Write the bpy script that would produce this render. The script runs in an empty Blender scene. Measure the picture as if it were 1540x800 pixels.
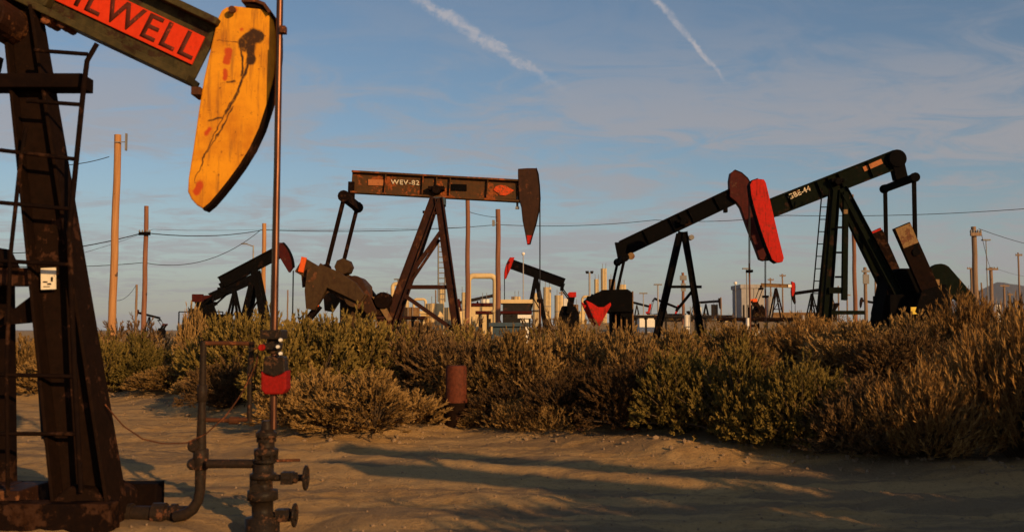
import bpy, math, random
import numpy as np
from mathutils import Vector, Matrix
random.seed(7)
R = math.radians
C = bpy.context.scene.collection
sc = bpy.context.scene
F = 1497.0      # focal length in photo pixels (photo 1540 wide)
EYE = 1.45
HZ = 497.0      # horizon row of the slightly raised camera
TH = math.atan((HZ-400)/F)

def P(px, py, D, dy=0.0):
    """point seen at a photo pixel at distance D, then pushed dy metres deeper"""
    v=(400-py)/F; k=math.cos(TH)-v*math.sin(TH)
    return Vector(((px-770)/F*D/k, D+dy, EYE+D*(math.sin(TH)+v*math.cos(TH))/k))
def xp(px,D): return P(px,HZ,D).x
def zp(py,D): return P(770,py,D).z

# ------------------------------------------------------------------ mesh builder
class MB:
    def __init__(s): s.v=[]; s.f=[]; s.sm=[]
    def add(s, vs, fs, smooth=False):
        n=len(s.v); s.v += [tuple(v) for v in vs]
        s.f += [tuple(i+n for i in f) for f in fs]; s.sm += [smooth]*len(fs)
        return s
    def box(s, c, size, rot=None):
        c=Vector(c); hx,hy,hz=[d/2 for d in size]
        vs=[Vector((x*hx,y*hy,z*hz)) for x in(-1,1) for y in(-1,1) for z in(-1,1)]
        if rot is not None: vs=[rot@v for v in vs]
        return s.add([v+c for v in vs], [(0,1,3,2),(4,6,7,5),(0,4,5,1),(2,3,7,6),(0,2,6,4),(1,5,7,3)])
    def bar(s, p0, p1, w, h, w1=None, h1=None, up=(0,1,0)):
        """beam of rectangular section: w across (perpendicular to up), h along up"""
        p0=Vector(p0); p1=Vector(p1); d=(p1-p0).normalized(); u=Vector(up)
        u=(u-d*u.dot(d)).normalized(); a=d.cross(u)
        w1=w if w1 is None else w1; h1=h if h1 is None else h1
        vs=[]
        for p,ww,hh in((p0,w,h),(p1,w1,h1)):
            for sa,su in((-1,-1),(1,-1),(1,1),(-1,1)): vs.append(p+a*sa*ww/2+u*su*hh/2)
        return s.add(vs,[(3,2,1,0),(4,5,6,7),(0,1,5,4),(1,2,6,5),(2,3,7,6),(3,0,4,7)])
    def tube(s, p0, p1, r0, r1=None, n=12, caps=True):
        return s.path([p0,p1],[r0,r0 if r1 is None else r1],n,caps)
    def path(s, pts, r, n=8, caps=True):
        pts=[Vector(p) for p in pts]; m=len(pts)
        rr=r if isinstance(r,(list,tuple)) else [r]*m
        vs=[]; ref=None
        for i,p in enumerate(pts):
            d=(pts[min(i+1,m-1)]-pts[max(i-1,0)]).normalized()
            if ref is None: ref=Vector((0,0,1)) if abs(d.z)<.9 else Vector((1,0,0))
            a=(ref-d*ref.dot(d)).normalized(); b=d.cross(a); ref=a
            for k in range(n):
                t=2*math.pi*k/n; vs.append(p+(a*math.cos(t)+b*math.sin(t))*rr[i])
        fs=[]
        for i in range(m-1):
            for k in range(n):
                fs.append((i*n+k,i*n+(k+1)%n,(i+1)*n+(k+1)%n,(i+1)*n+k))
        s.add(vs,fs,True)
        if caps:
            s.add([vs[k] for k in range(n)],[tuple(range(n))[::-1]])
            s.add([vs[(m-1)*n+k] for k in range(n)],[tuple(range(n))])
        return s
    def prism(s, poly, t, bulge=None):
        """polygon (3d points lying in an xz plane) extruded by +-t/2 along y"""
        n=len(poly); vs=[Vector(p)+Vector((0,-t/2,0)) for p in poly]+[Vector(p)+Vector((0,t/2,0)) for p in poly]
        return s.add(vs,[tuple(range(n)),tuple(range(2*n-1,n-1,-1))]+[(i,i+n,(i+1)%n+n,(i+1)%n) for i in range(n)])
    def strip(s, line, t, off, away=None):
        """curved plate: polyline in xz, width t along y, thickness off outward (2d normals)"""
        n=len(line); L=[Vector(p) for p in line]; out=[]
        for i,p in enumerate(L):
            d=(L[min(i+1,n-1)]-L[max(i-1,0)]).normalized(); nn=Vector((-d.z,0,d.x)); nn=-nn if away is not None and nn.dot(p-Vector(away))<0 else nn; out.append(p+nn*off)
        vs=[]
        for a,b in zip(L,out): vs+=[a+Vector((0,-t/2,0)),b+Vector((0,-t/2,0)),b+Vector((0,t/2,0)),a+Vector((0,t/2,0))]
        fs=[]
        for i in range(n-1):
            for k in range(4): fs.append((i*4+k,i*4+(k+1)%4,(i+1)*4+(k+1)%4,(i+1)*4+k))
        fs+=[(3,2,1,0),tuple(4*(n-1)+k for k in range(4))]
        return s.add(vs,fs)
    def lathe(s, c, prof, n=20, axis='z'):
        c=Vector(c); vs=[]
        for r,h in prof:
            for k in range(n):
                t=2*math.pi*k/n; x,y=r*math.cos(t),r*math.sin(t)
                vs.append(c+(Vector((x,y,h)) if axis=='z' else Vector((x,h,y)) if axis=='y' else Vector((h,x,y))))
        fs=[]
        for i in range(len(prof)-1):
            for k in range(n): fs.append((i*n+k,i*n+(k+1)%n,(i+1)*n+(k+1)%n,(i+1)*n+k))
        s.add(vs,fs,len(prof)>2)
        s.add(vs[:n],[tuple(range(n))[::-1]]); s.add(vs[-n:],[tuple(range(n))])
        return s
    def ibeam(s, p0, p1, depth, width, tf, depth1=None, up=(0,0,1)):
        p0=Vector(p0); p1=Vector(p1); d=(p1-p0).normalized(); a=Vector((0,1,0)); u=d.cross(a)
        if u.z<0: u=-u
        d1=depth if depth1 is None else depth1
        s.bar(p0+u*(depth-tf)/2,p1+u*(d1-tf)/2,tf,width,up=a)
        s.bar(p0-u*(depth-tf)/2,p1-u*(d1-tf)/2,tf,width,up=a)
        s.bar(p0,p1,depth-2*tf,max(.03,width*.12),d1-2*tf,up=a)
        return s
    def build(s, name, mat, parent=None, loc=(0,0,0), bevel=0, **props):
        loc=Vector(loc)
        base=parent_loc(parent)+loc if parent else loc
        me=bpy.data.meshes.new(name); me.from_pydata([tuple(Vector(v)-base) for v in s.v],[],s.f); me.update()
        me.polygons.foreach_set('use_smooth',s.sm); me.materials.append(mat)
        o=bpy.data.objects.new(name,me); C.objects.link(o); o.location=loc
        if parent: o.parent=parent
        if bevel:
            b=o.modifiers.new('bevel','BEVEL'); b.width=bevel; b.segments=2; b.limit_method='ANGLE'; b.angle_limit=R(40)
        for k,v in props.items(): o[k]=v
        return o
def parent_loc(o):
    v=Vector((0,0,0))
    while o: v+=o.location; o=o.parent
    return v
def thing(name, loc, label, category, group=None):
    o=bpy.data.objects.new(name,None); C.objects.link(o); o.location=loc; o.empty_display_size=.3
    o['label']=label; o['category']=category
    if group: o['group']=group
    return o

# ------------------------------------------------------------------ materials
def nmat(name):
    m=bpy.data.materials.new(name); m.use_nodes=True; nt=m.node_tree
    return m,nt,nt.nodes,nt.links,nt.nodes['Principled BSDF']
def noise(nt, vec, scale, detail=6, rough=.6, dist=0):
    n=nt.nodes.new('ShaderNodeTexNoise'); n.inputs['Scale'].default_value=scale; n.inputs['Detail'].default_value=detail
    n.inputs['Roughness'].default_value=rough; n.inputs['Distortion'].default_value=dist
    nt.links.new(vec,n.inputs['Vector']); return n.outputs['Fac']
def ramp(nt, fac, stops, mode='LINEAR'):
    r=nt.nodes.new('ShaderNodeValToRGB'); e=r.color_ramp.elements; r.color_ramp.interpolation=mode
    while len(e)>1: e.remove(e[-1])
    e[0].position=stops[0][0]; e[0].color=(*stops[0][1],1)
    for p,c in stops[1:]: k=e.new(p); k.color=(*c,1)
    nt.links.new(fac,r.inputs['Fac']); return r.outputs['Color']
def mix(nt, fac, a, b, mode='MIX'):
    m=nt.nodes.new('ShaderNodeMix'); m.data_type='RGBA'; m.blend_type=mode
    for i,v in((0,fac),(6,a),(7,b)):
        if isinstance(v,(int,float)): m.inputs[i].default_value=v
        elif isinstance(v,tuple): m.inputs[i].default_value=(*v,1)
        else: nt.links.new(v,m.inputs[i])
    return m.outputs[2]
def math_(nt, op, a, b=None, c=None, clamp=False):
    m=nt.nodes.new('ShaderNodeMath'); m.operation=op; m.use_clamp=clamp
    for i,v in enumerate((a,b,c)):
        if v is None: continue
        if isinstance(v,(int,float)): m.inputs[i].default_value=v
        else: nt.links.new(v,m.inputs[i])
    return m.outputs[0]
def bump(nt, h, strength, dist):
    b=nt.nodes.new('ShaderNodeBump'); b.inputs['Strength'].default_value=strength; b.inputs['Distance'].default_value=dist
    nt.links.new(h,b.inputs['Height']); return b.outputs['Normal']
def smooth(nt, x, lo, hi):
    m=nt.nodes.new('ShaderNodeMapRange'); m.interpolation_type='SMOOTHSTEP'
    nt.links.new(x,m.inputs[0]); m.inputs[1].default_value=lo; m.inputs[2].default_value=hi
    return m.outputs[0]
g3=lambda v:(v,v,v)
def painted(name, paint, paint2, rust=(.09,.035,.015), amount=.5, scale=2.5, rough=.55, metal=0.0, dirt=.35, spec=.07):
    """worn paint over rust: two paint tones, rust patches, grime, vertical streaks"""
    m,nt,N,L,bs=nmat(name)
    tc=N.new('ShaderNodeTexCoord').outputs['Object']
    a=noise(nt,tc,scale,8,.65); b=noise(nt,tc,scale*5,6,.7)
    mp=N.new('ShaderNodeMapping'); mp.inputs['Scale'].default_value=(6,6,.7); L.new(tc,mp.inputs[0])
    st=noise(nt,mp.outputs[0],scale*1.2,5,.6)
    base=mix(nt,smooth(nt,b,.35,.7),paint,paint2)
    base=mix(nt,math_(nt,'MULTIPLY',smooth(nt,st,.5,.75),dirt),base,(.010,.007,.005))
    e=.66-.28*amount
    s_=math_(nt,'ADD',math_(nt,'MULTIPLY',a,.7),math_(nt,'MULTIPLY',b,.3))
    rm=smooth(nt,s_,e,e+.045)
    rc=mix(nt,smooth(nt,b,.4,.65),rust,tuple(min(1,c*1.7+.004) for c in rust))
    L.new(mix(nt,rm,base,rc),bs.inputs['Base Color'])
    L.new(math_(nt,'ADD',math_(nt,'MULTIPLY',rm,.25),math_(nt,'MULTIPLY_ADD',b,.3,rough-.08)),bs.inputs['Roughness'])
    bs.inputs['Metallic'].default_value=metal; bs.inputs['Specular IOR Level'].default_value=spec
    h=math_(nt,'MULTIPLY_ADD',rm,.5,b)
    L.new(bump(nt,h,.5,.006),bs.inputs['Normal'])
    return m
M={}
M['black']=painted('black paint',(.0028,.0028,.003),(.005,.004,.004),(.013,.006,.004),.3,1.6,rough=.8,spec=.02)
M['black_rust']=painted('black rusty steel',(.007,.004,.0035),(.012,.006,.004),(.024,.010,.005),.45,2.2,rough=.8,spec=.02)
M['post_brown']=painted('brown oily steel',(.014,.007,.0045),(.009,.005,.0035),(.032,.013,.007),.4,3.0,rough=.8,spec=.02)
M['beam_a']=painted('olive oily beam paint',(.04,.032,.014),(.075,.055,.022),(.022,.011,.006),.55,2.5)
M['beam_b']=painted('brown rusted beam paint',(.06,.032,.013),(.095,.038,.013),(.16,.042,.011),.5,1.8)
M['head_b']=painted('dark rust head',(.042,.018,.010),(.027,.013,.009),(.055,.02,.009),.4,1.8)
M['leg_b']=painted('maroon rust leg',(.035,.011,.007),(.020,.009,.006),(.05,.018,.008),.4,1.5)
M['crank_b']=painted('dusty brown crank',(.06,.034,.015),(.04,.021,.011),(.075,.03,.012),.4,1.6)
M['green']=painted('dark green paint',(.0045,.0065,.0045),(.007,.0095,.006),(.016,.008,.005),.4,1.6,rough=.8,spec=.02)
M['red']=painted('red paint',(.46,.012,.007),(.30,.016,.010),(.12,.018,.01),.36,2.6,dirt=.7)
M['red_dull']=painted('dull red paint',(.26,.010,.007),(.18,.008,.006),(.08,.015,.01),.3,8)
M['rust_dark']=painted('dark flaking rust',(.035,.014,.008),(.02,.009,.006),(.09,.035,.014),.5,5)
M['maroon']=painted('maroon paint',(.06,.008,.006),(.035,.006,.005),(.05,.02,.012),.35,1.5)
M['orange']=painted('orange paint',(.72,.11,.02),(.6,.09,.02),(.2,.05,.02),.25,3)
M['orange_worn']=painted('worn orange red paint',(.6,.07,.015),(.35,.05,.015),(.12,.04,.014),.5,5)
M['tan']=painted('tan crusted paint',(.22,.13,.055),(.15,.085,.035),(.09,.04,.02),.5,3)
M['cream']=painted('cream tank paint',(.62,.47,.25),(.55,.40,.2),(.3,.14,.06),.2,.6,dirt=.15)
M['white']=painted('white paint',(.78,.74,.66),(.7,.66,.58),(.3,.2,.12),.1,1.5,dirt=.1)
M['grey']=painted('grey steel',(.22,.21,.2),(.17,.16,.155),(.1,.06,.04),.25,1.5)
M['palegrey']=painted('pale grey concrete',(.34,.32,.31),(.28,.26,.25),(.2,.16,.14),.2,.3)
M['darkbox']=painted('dark equipment paint',(.014,.013,.013),(.022,.018,.015),(.035,.015,.01),.35,.7)
M['blue']=painted('faded blue paint',(.05,.08,.11),(.04,.06,.08),(.06,.03,.02),.3,1)
M['pipe']=painted('dark oily pipe',(.018,.013,.010),(.03,.018,.012),(.07,.028,.014),.4,6,rough=.4)
M['pipe_rust']=painted('rusty thin pipe',(.09,.033,.015),(.06,.024,.012),(.15,.05,.02),.5,6)
M['stub']=painted('rust red casing',(.12,.032,.014),(.07,.02,.01),(.04,.015,.008),.4,4)
M['wellgrease']=painted('greasy wellhead iron',(.014,.011,.009),(.028,.018,.012),(.06,.028,.014),.4,9,rough=.32)
M['sign']=painted('red sign enamel',(.62,.040,.010),(.54,.032,.008),(.22,.03,.012),.16,5,rough=.45,dirt=.12)
M['letter']=painted('dark lettering',(.09,.022,.014),(.07,.016,.01),(.2,.03,.015),.35,9,dirt=.1)
M['wletter']=painted('worn white lettering',(.66,.56,.42),(.5,.42,.3),(.2,.1,.05),.4,8)
M['plate_o']=painted('faded orange plate',(.42,.16,.06),(.30,.10,.035),(.14,.05,.02),.4,9)
M['paper']=painted('white paper notice',(.80,.72,.58),(.74,.66,.52),(.2,.15,.1),.1,12,dirt=.15)
M['wire']=painted('dark cable',(.02,.02,.02),(.03,.03,.03),amount=.1)
M['yellow_bit']=painted('yellow paint',(.7,.5,.08),(.6,.42,.06),amount=.3)
def rodmat():
    m,nt,N,L,bs=nmat('polished rod steel')
    tc=N.new('ShaderNodeTexCoord').outputs['Object']
    mp=N.new('ShaderNodeMapping'); mp.inputs['Scale'].default_value=(20,20,1.2); L.new(tc,mp.inputs[0])
    a=noise(nt,mp.outputs[0],2,6,.6)
    L.new(ramp(nt,a,[(.35,(.05,.018,.012)),(.6,(.16,.07,.04)),(.8,(.28,.15,.09))]),bs.inputs['Base Color'])
    bs.inputs['Metallic'].default_value=.85; bs.inputs['Roughness'].default_value=.38
    return m
M['rod']=rodmat()
def woodmat(name,c0,c1):
    m,nt,N,L,bs=nmat(name)
    tc=N.new('ShaderNodeTexCoord').outputs['Object']
    mp=N.new('ShaderNodeMapping'); mp.inputs['Scale'].default_value=(9,9,.35); L.new(tc,mp.inputs[0])
    a=noise(nt,mp.outputs[0],2.2,8,.65); k=noise(nt,tc,2.5,3,.5)
    col=mix(nt,smooth(nt,a,.35,.65),c0,c1)
    col=mix(nt,smooth(nt,k,.66,.70),col,tuple(c*.35 for c in c0))
    L.new(col,bs.inputs['Base Color']); bs.inputs['Roughness'].default_value=.85
    L.new(bump(nt,a,.7,.02),bs.inputs['Normal']); return m
M['wood']=woodmat('weathered wood',(.31,.14,.045),(.43,.21,.075))
M['wood_dark']=woodmat('brown creosote wood',(.15,.06,.03),(.24,.10,.05))
M['wood_grey']=woodmat('grey brown wood',(.16,.10,.06),(.24,.15,.09))

# yellow head: stains and drips where the photo has them
def headmat(pts):
    m,nt,N,L,bs=nmat('yellow oil stained paint')
    tc=N.new('ShaderNodeTexCoord').outputs['Object']
    nz=N.new('ShaderNodeTexNoise'); nz.inputs['Scale'].default_value=7; nz.inputs['Detail'].default_value=7; L.new(tc,nz.inputs['Vector'])
    dv=N.new('ShaderNodeVectorMath'); dv.operation='MULTIPLY_ADD'; L.new(nz.outputs['Color'],dv.inputs[0])
    dv.inputs[1].default_value=(.10,.10,.10); 
    ad=N.new('ShaderNodeVectorMath'); ad.operation='ADD'; L.new(tc,ad.inputs[0]); ad.inputs[1].default_value=(-.05,-.05,-.05)
    L.new(ad.outputs[0],dv.inputs[2])
    sp=N.new('ShaderNodeSeparateXYZ'); L.new(dv.outputs[0],sp.inputs[0]); X,Z=sp.outputs[0],sp.outputs[2]
    def seg(p0,p1,r,soft=.012):
        (x0,z0),(x1,z1)=p0,p1; dx,dz=x1-x0,z1-z0; l2=dx*dx+dz*dz+1e-9
        t=math_(nt,'ADD',math_(nt,'MULTIPLY',math_(nt,'SUBTRACT',X,x0),dx/l2),math_(nt,'MULTIPLY',math_(nt,'SUBTRACT',Z,z0),dz/l2),clamp=True)
        ex=math_(nt,'SUBTRACT',X,math_(nt,'MULTIPLY_ADD',t,dx,x0)); ez=math_(nt,'SUBTRACT',Z,math_(nt,'MULTIPLY_ADD',t,dz,z0))
        d=math_(nt,'SQRT',math_(nt,'ADD',math_(nt,'MULTIPLY',ex,ex),math_(nt,'MULTIPLY',ez,ez)))
        return math_(nt,'SUBTRACT',1,smooth(nt,d,max(0,r-soft),r+soft*.6))
    def union(segs):
        o=None
        for s_ in segs: o=seg(*s_) if o is None else math_(nt,'MAXIMUM',o,seg(*s_))
        return o
    q=pts
    black=union([(q(384,54),q(368,64),.065),(q(380,62),q(377,92),.04),(q(362,66),q(364,112),.012,.008),(q(376,90),q(345,162),.012,.008),(q(366,112),q(334,178),.006,.006),(q(345,162),q(340,168),.02),(q(334,176),q(314,180),.008,.008),(q(352,160),q(326,205),.007,.006),(q(326,205),q(300,250),.004,.005),(q(327,62),q(364,62),.003,.003),(q(340,122),q(352,121),.006),(q(334,178),q(292,270),.004,.005)])
    red=union([(q(342,78),q(339,92),.028),(q(338,108),q(337,116),.022),(q(316,194),q(311,202),.02),(q(302,276),q(296,288),.03),(q(360,47),q(362,46),.012),(q(352,14),q(348,18),.02)])
    sc_=noise(nt,tc,26,6,.75); wear=noise(nt,tc,3.5,8,.7)
    col=mix(nt,smooth(nt,wear,.35,.72),(.70,.29,.012),(.48,.165,.010))
    col=mix(nt,math_(nt,'MULTIPLY',smooth(nt,sc_,.60,.67),.85),col,(.17,.05,.012))
    mp=N.new('ShaderNodeMapping'); mp.inputs['Scale'].default_value=(14,14,1.4); mp.inputs['Rotation'].default_value=(0,R(18),0); L.new(tc,mp.inputs[0])
    stk=noise(nt,mp.outputs[0],2,6,.6)
    col=mix(nt,math_(nt,'MULTIPLY',smooth(nt,stk,.50,.72),.6),col,(.22,.085,.02))
    col=mix(nt,math_(nt,'MULTIPLY',red,.85),col,(.42,.03,.012))
    blk=math_(nt,'MULTIPLY',black,math_(nt,'ADD',math_(nt,'MULTIPLY',smooth(nt,sc_,.3,.5),.3),.68))
    col=mix(nt,blk,col,(.035,.017,.010))
    L.new(col,bs.inputs['Base Color']); bs.inputs['Roughness'].default_value=.6; bs.inputs['Specular IOR Level'].default_value=.12
    L.new(bump(nt,math_(nt,'ADD',sc_,math_(nt,'MULTIPLY',blk,.5)),.35,.004),bs.inputs['Normal'])
    return m

def leafmat(name, cols, varo=.25):
    m,nt,N,L,bs=nmat(name)
    at=N.new('ShaderNodeAttribute'); at.attribute_name='tint'
    oi=N.new('ShaderNodeObjectInfo').outputs['Random']
    f=math_(nt,'ADD',math_(nt,'MULTIPLY',at.outputs['Fac'],1-varo),math_(nt,'MULTIPLY',oi,varo))
    col=ramp(nt,f,cols)
    out=N['Material Output']; N.remove(bs)
    d=N.new('ShaderNodeBsdfDiffuse'); t=N.new('ShaderNodeBsdfTranslucent'); mx=N.new('ShaderNodeMixShader')
    mx.inputs[0].default_value=.10; L.new(col,d.inputs[0]); L.new(col,t.inputs[0])
    L.new(d.outputs[0],mx.inputs[1]); L.new(t.outputs[0],mx.inputs[2]); L.new(mx.outputs[0],out.inputs[0])
    return m
M['leaf_green']=leafmat('saltbush leaves',[(0,(.04,.035,.013)),(.35,(.11,.084,.024)),(.7,(.22,.152,.042)),(1,(.42,.27,.08))],.4)
M['leaf_tan']=leafmat('dry tan twigs',[(0,(.10,.060,.022)),(.35,(.20,.12,.042)),(.75,(.33,.20,.072)),(1,(.5,.32,.13))],.4)
M['leaf_brown']=leafmat('dead brown twigs',[(0,(.035,.020,.011)),(.5,(.10,.058,.026)),(1,(.24,.145,.065))],.4)
M['leaf_rust']=leafmat('russet dry grass',[(0,(.08,.040,.015)),(.45,(.21,.11,.036)),(.8,(.38,.22,.075)),(1,(.50,.31,.11))])
M['stem']=painted('woody stem',(.08,.055,.035),(.12,.08,.05),amount=.1)

# ------------------------------------------------------------------ ground
EX=[-60,-30,-8.3,-5.2,-2.9,-.7,1.8,5.0,15,40]; EY=[25,22,21,16.8,13.4,14.1,11.6,9.7,4.6,-8]
def vnoise(x,y,seed=0):
    """cheap smooth value noise (numpy)"""
    xi=np.floor(x).astype(np.int64); yi=np.floor(y).astype(np.int64); fx=x-xi; fy=y-yi
    fx=fx*fx*(3-2*fx); fy=fy*fy*(3-2*fy)
    def h(a,b):
        n=(a*374761393+b*668265263+seed*974711)&0x7fffffff; n=((n^(n>>13))*1274126177)&0x7fffffff
        return ((n^(n>>16))&0xffff)/65535.0
    return (h(xi,yi)*(1-fx)+h(xi+1,yi)*fx)*(1-fy)+(h(xi,yi+1)*(1-fx)+h(xi+1,yi+1)*fx)*fy
def sstep(t): t=np.clip(t,0,1); return t*t*(3-2*t)
TN=np.array([.475,.880]); TO=np.array([4.09,7.95])
def gh(x,y):
    x=np.asarray(x,float); y=np.asarray(y,float)
    d=y-np.interp(x,EX,EY)
    cellar=.15*np.exp(-(((x+1.83)/.55)**2+((y-7.5)/.55)**2)**2)
    belt=sstep((d+.2)/2.2)*(1-sstep((y-24)/9))
    h=belt*(.16+.28*vnoise(x*.35+3,y*.35,2)+.13*vnoise(x*1.3,y*1.3,5))
    # rubble mound at the right
    h+=.6*np.exp(-(((x-6.4)/2.3)**2+((y-18.0)/2.2)**2))
    h+=2.3*sstep((y-42-.25*np.clip(20-x,0,200))/55)*sstep((x+26)/40)   # the field climbs a little towards the right
    h+=.10*np.exp(-((d-.1)/.45)**2)*(.4+vnoise(x*1.1,y*1.1,9))      # windrow along the road edge
    near=1-sstep((y-24)/12)
    t=(x-TO[0])*TN[0]+(y-TO[1])*TN[1]
    t=t+.25*(vnoise(x*.25,y*.25,31)-.5)
    road=(d<0.3)
    for c,w,dep in((0,.26,.045),(.95,.24,.035),(-1.75,.3,.03),(-2.9,.3,.02)):
        h-=np.where(road,dep*np.exp(-((t-c)/w)**2),0)
        h+=np.where(road,dep*.55*np.exp(-((t-c-.42)/.15)**2),0)
        h+=np.where(road,dep*.4*np.exp(-((t-c+.42)/.15)**2),0)
    h+=near*(.045*(vnoise(x*1.4,y*1.4,11)-.5)+.024*(vnoise(x*4,y*4,12)-.5)+.028*(vnoise(x*11,y*11,13)-.5)+.014*(vnoise(x*24,y*24,14)-.5))
    return h-cellar
def ghs(x,y): return float(gh(np.array([x]),np.array([y]))[0])
def graded(lo,hi,near_lo,near_hi,step,grow=1.07):
    a=list(np.arange(near_lo,near_hi,step)); s=step; v=near_hi; up=[]
    while v<hi: up.append(v); s*=grow; v+=s
    up.append(hi); s=step; v=near_lo-step; dn=[]
    while v>lo: dn.append(v); s*=grow; v-=s
    dn.append(lo); return np.array(dn[::-1]+a+up)
def groundmat():
    m,nt,N,L,bs=nmat('packed dirt')
    tc=N.new('ShaderNodeTexCoord').outputs['Object']
    big=noise(nt,tc,.35,5,.55); mid=noise(nt,tc,2.4,8,.65); fine=noise(nt,tc,38,6,.75)
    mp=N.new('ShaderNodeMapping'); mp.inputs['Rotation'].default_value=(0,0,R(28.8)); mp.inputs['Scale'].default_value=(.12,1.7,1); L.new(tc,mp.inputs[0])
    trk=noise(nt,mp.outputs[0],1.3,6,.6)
    col=mix(nt,smooth(nt,mid,.3,.7),(.42,.245,.090),(.53,.33,.135))
    lump=noise(nt,tc,5.5,7,.75)
    col=mix(nt,math_(nt,'MULTIPLY',smooth(nt,lump,.5,.62),.28),col,(.22,.13,.062))
    col=mix(nt,smooth(nt,big,.42,.6),col,(.47,.295,.125))
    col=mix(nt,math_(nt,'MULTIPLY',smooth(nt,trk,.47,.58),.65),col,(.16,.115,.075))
    grit=noise(nt,tc,11,8,.8)
    col=mix(nt,math_(nt,'MULTIPLY',smooth(nt,grit,.52,.66),.5),col,(.20,.12,.06))
    col=mix(nt,math_(nt,'MULTIPLY',smooth(nt,fine,.54,.68),.6),col,(.12,.075,.04))
    col=mix(nt,math_(nt,'MULTIPLY',smooth(nt,fine,.28,.4),-.5),col,(.46,.35,.23))
    sx=N.new('ShaderNodeSeparateXYZ'); L.new(tc,sx.inputs[0])
    col=mix(nt,math_(nt,'MULTIPLY',smooth(nt,sx.outputs[1],19,30),math_(nt,'MULTIPLY_ADD',smooth(nt,mid,.3,.7),.5,.5)),col,(.36,.235,.10))
    vo=N.new('ShaderNodeTexVoronoi'); vo.inputs['Scale'].default_value=22; L.new(tc,vo.inputs['Vector'])
    pb=smooth(nt,vo.outputs['Distance'],.28,.08)
    L.new(col,bs.inputs['Base Color']); bs.inputs['Roughness'].default_value=.95; bs.inputs['Specular IOR Level'].default_value=.15
    h=math_(nt,'ADD',math_(nt,'MULTIPLY',mid,1.6),math_(nt,'ADD',math_(nt,'MULTIPLY_ADD',grit,1.2,math_(nt,'MULTIPLY',fine,1.0)),math_(nt,'MULTIPLY',pb,.35)))
    L.new(bump(nt,h,.9,.022),bs.inputs['Normal']); return m
def make_ground():
    xs=graded(-9000,9000,-11,11,.06); ys=graded(-3000,9500,4.3,19,.06)
    X,Y=np.meshgrid(xs,ys); Z=gh(X,Y); nx,ny=len(xs),len(ys)
    V=np.stack([X.ravel(),Y.ravel(),Z.ravel()],1)
    i=np.arange(nx*ny).reshape(ny,nx); Q=np.stack([i[:-1,:-1],i[:-1,1:],i[1:,1:],i[1:,:-1]],-1).reshape(-1,4)
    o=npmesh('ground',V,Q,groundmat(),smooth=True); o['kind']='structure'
    return o
def npmesh(name,V,Q,mat,smooth=False,tint=None):
    me=bpy.data.meshes.new(name); k=Q.shape[1]
    me.vertices.add(len(V)); me.vertices.foreach_set('co',V.astype(np.float32).ravel())
    me.loops.add(Q.size); me.loops.foreach_set('vertex_index',Q.astype(np.int32).ravel())
    me.polygons.add(len(Q)); me.polygons.foreach_set('loop_start',np.arange(0,Q.size,k,dtype=np.int32))
    me.polygons.foreach_set('loop_total',np.full(len(Q),k,dtype=np.int32))
    me.polygons.foreach_set('use_smooth',np.full(len(Q),smooth))
    me.update(calc_edges=True)
    if tint is not None:
        a=me.attributes.new('tint','FLOAT','FACE'); a.data.foreach_set('value',tint.astype(np.float32))
    me.materials.append(mat); o=bpy.data.objects.new(name,me); C.objects.link(o); return o
make_ground()

# hills far away to the right
def hills():
    rng=np.random.RandomState(4); xs=np.linspace(-5200,6500,240); D=np.array([6300,6600,7000,7600,8300])
    V=[];
    base=np.interp(xs,[-5200,-1500,0,1500,2400,3000,3400,4000,6500],[4,4,4,4,8,150,290,320,260])
    for j,d in enumerate(D):
        k=[0,.55,1,.8,0][j]
        hh=base*k*(.86+.28*vnoise(xs/310.+j,xs*0+j,3)+.10*vnoise(xs/90.,xs*0+j,8))
        if k==0: hh=hh*0-5
        for x,h in zip(xs,hh): V.append((x,d,h))
    n=len(xs); Q=[(j*n+i,j*n+i+1,(j+1)*n+i+1,(j+1)*n+i) for j in range(4) for i in range(n-1)]
    m,nt,N,L,bs=nmat('dry hills'); tc=N.new('ShaderNodeTexCoord').outputs['Object']
    L.new(mix(nt,noise(nt,tc,.003,6,.6),(.045,.042,.038),(.07,.06,.048)),bs.inputs['Base Color']); bs.inputs['Roughness'].default_value=1
    o=npmesh('hills',np.array(V),np.array(Q),m,True); o['kind']='structure'
hills()

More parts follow.
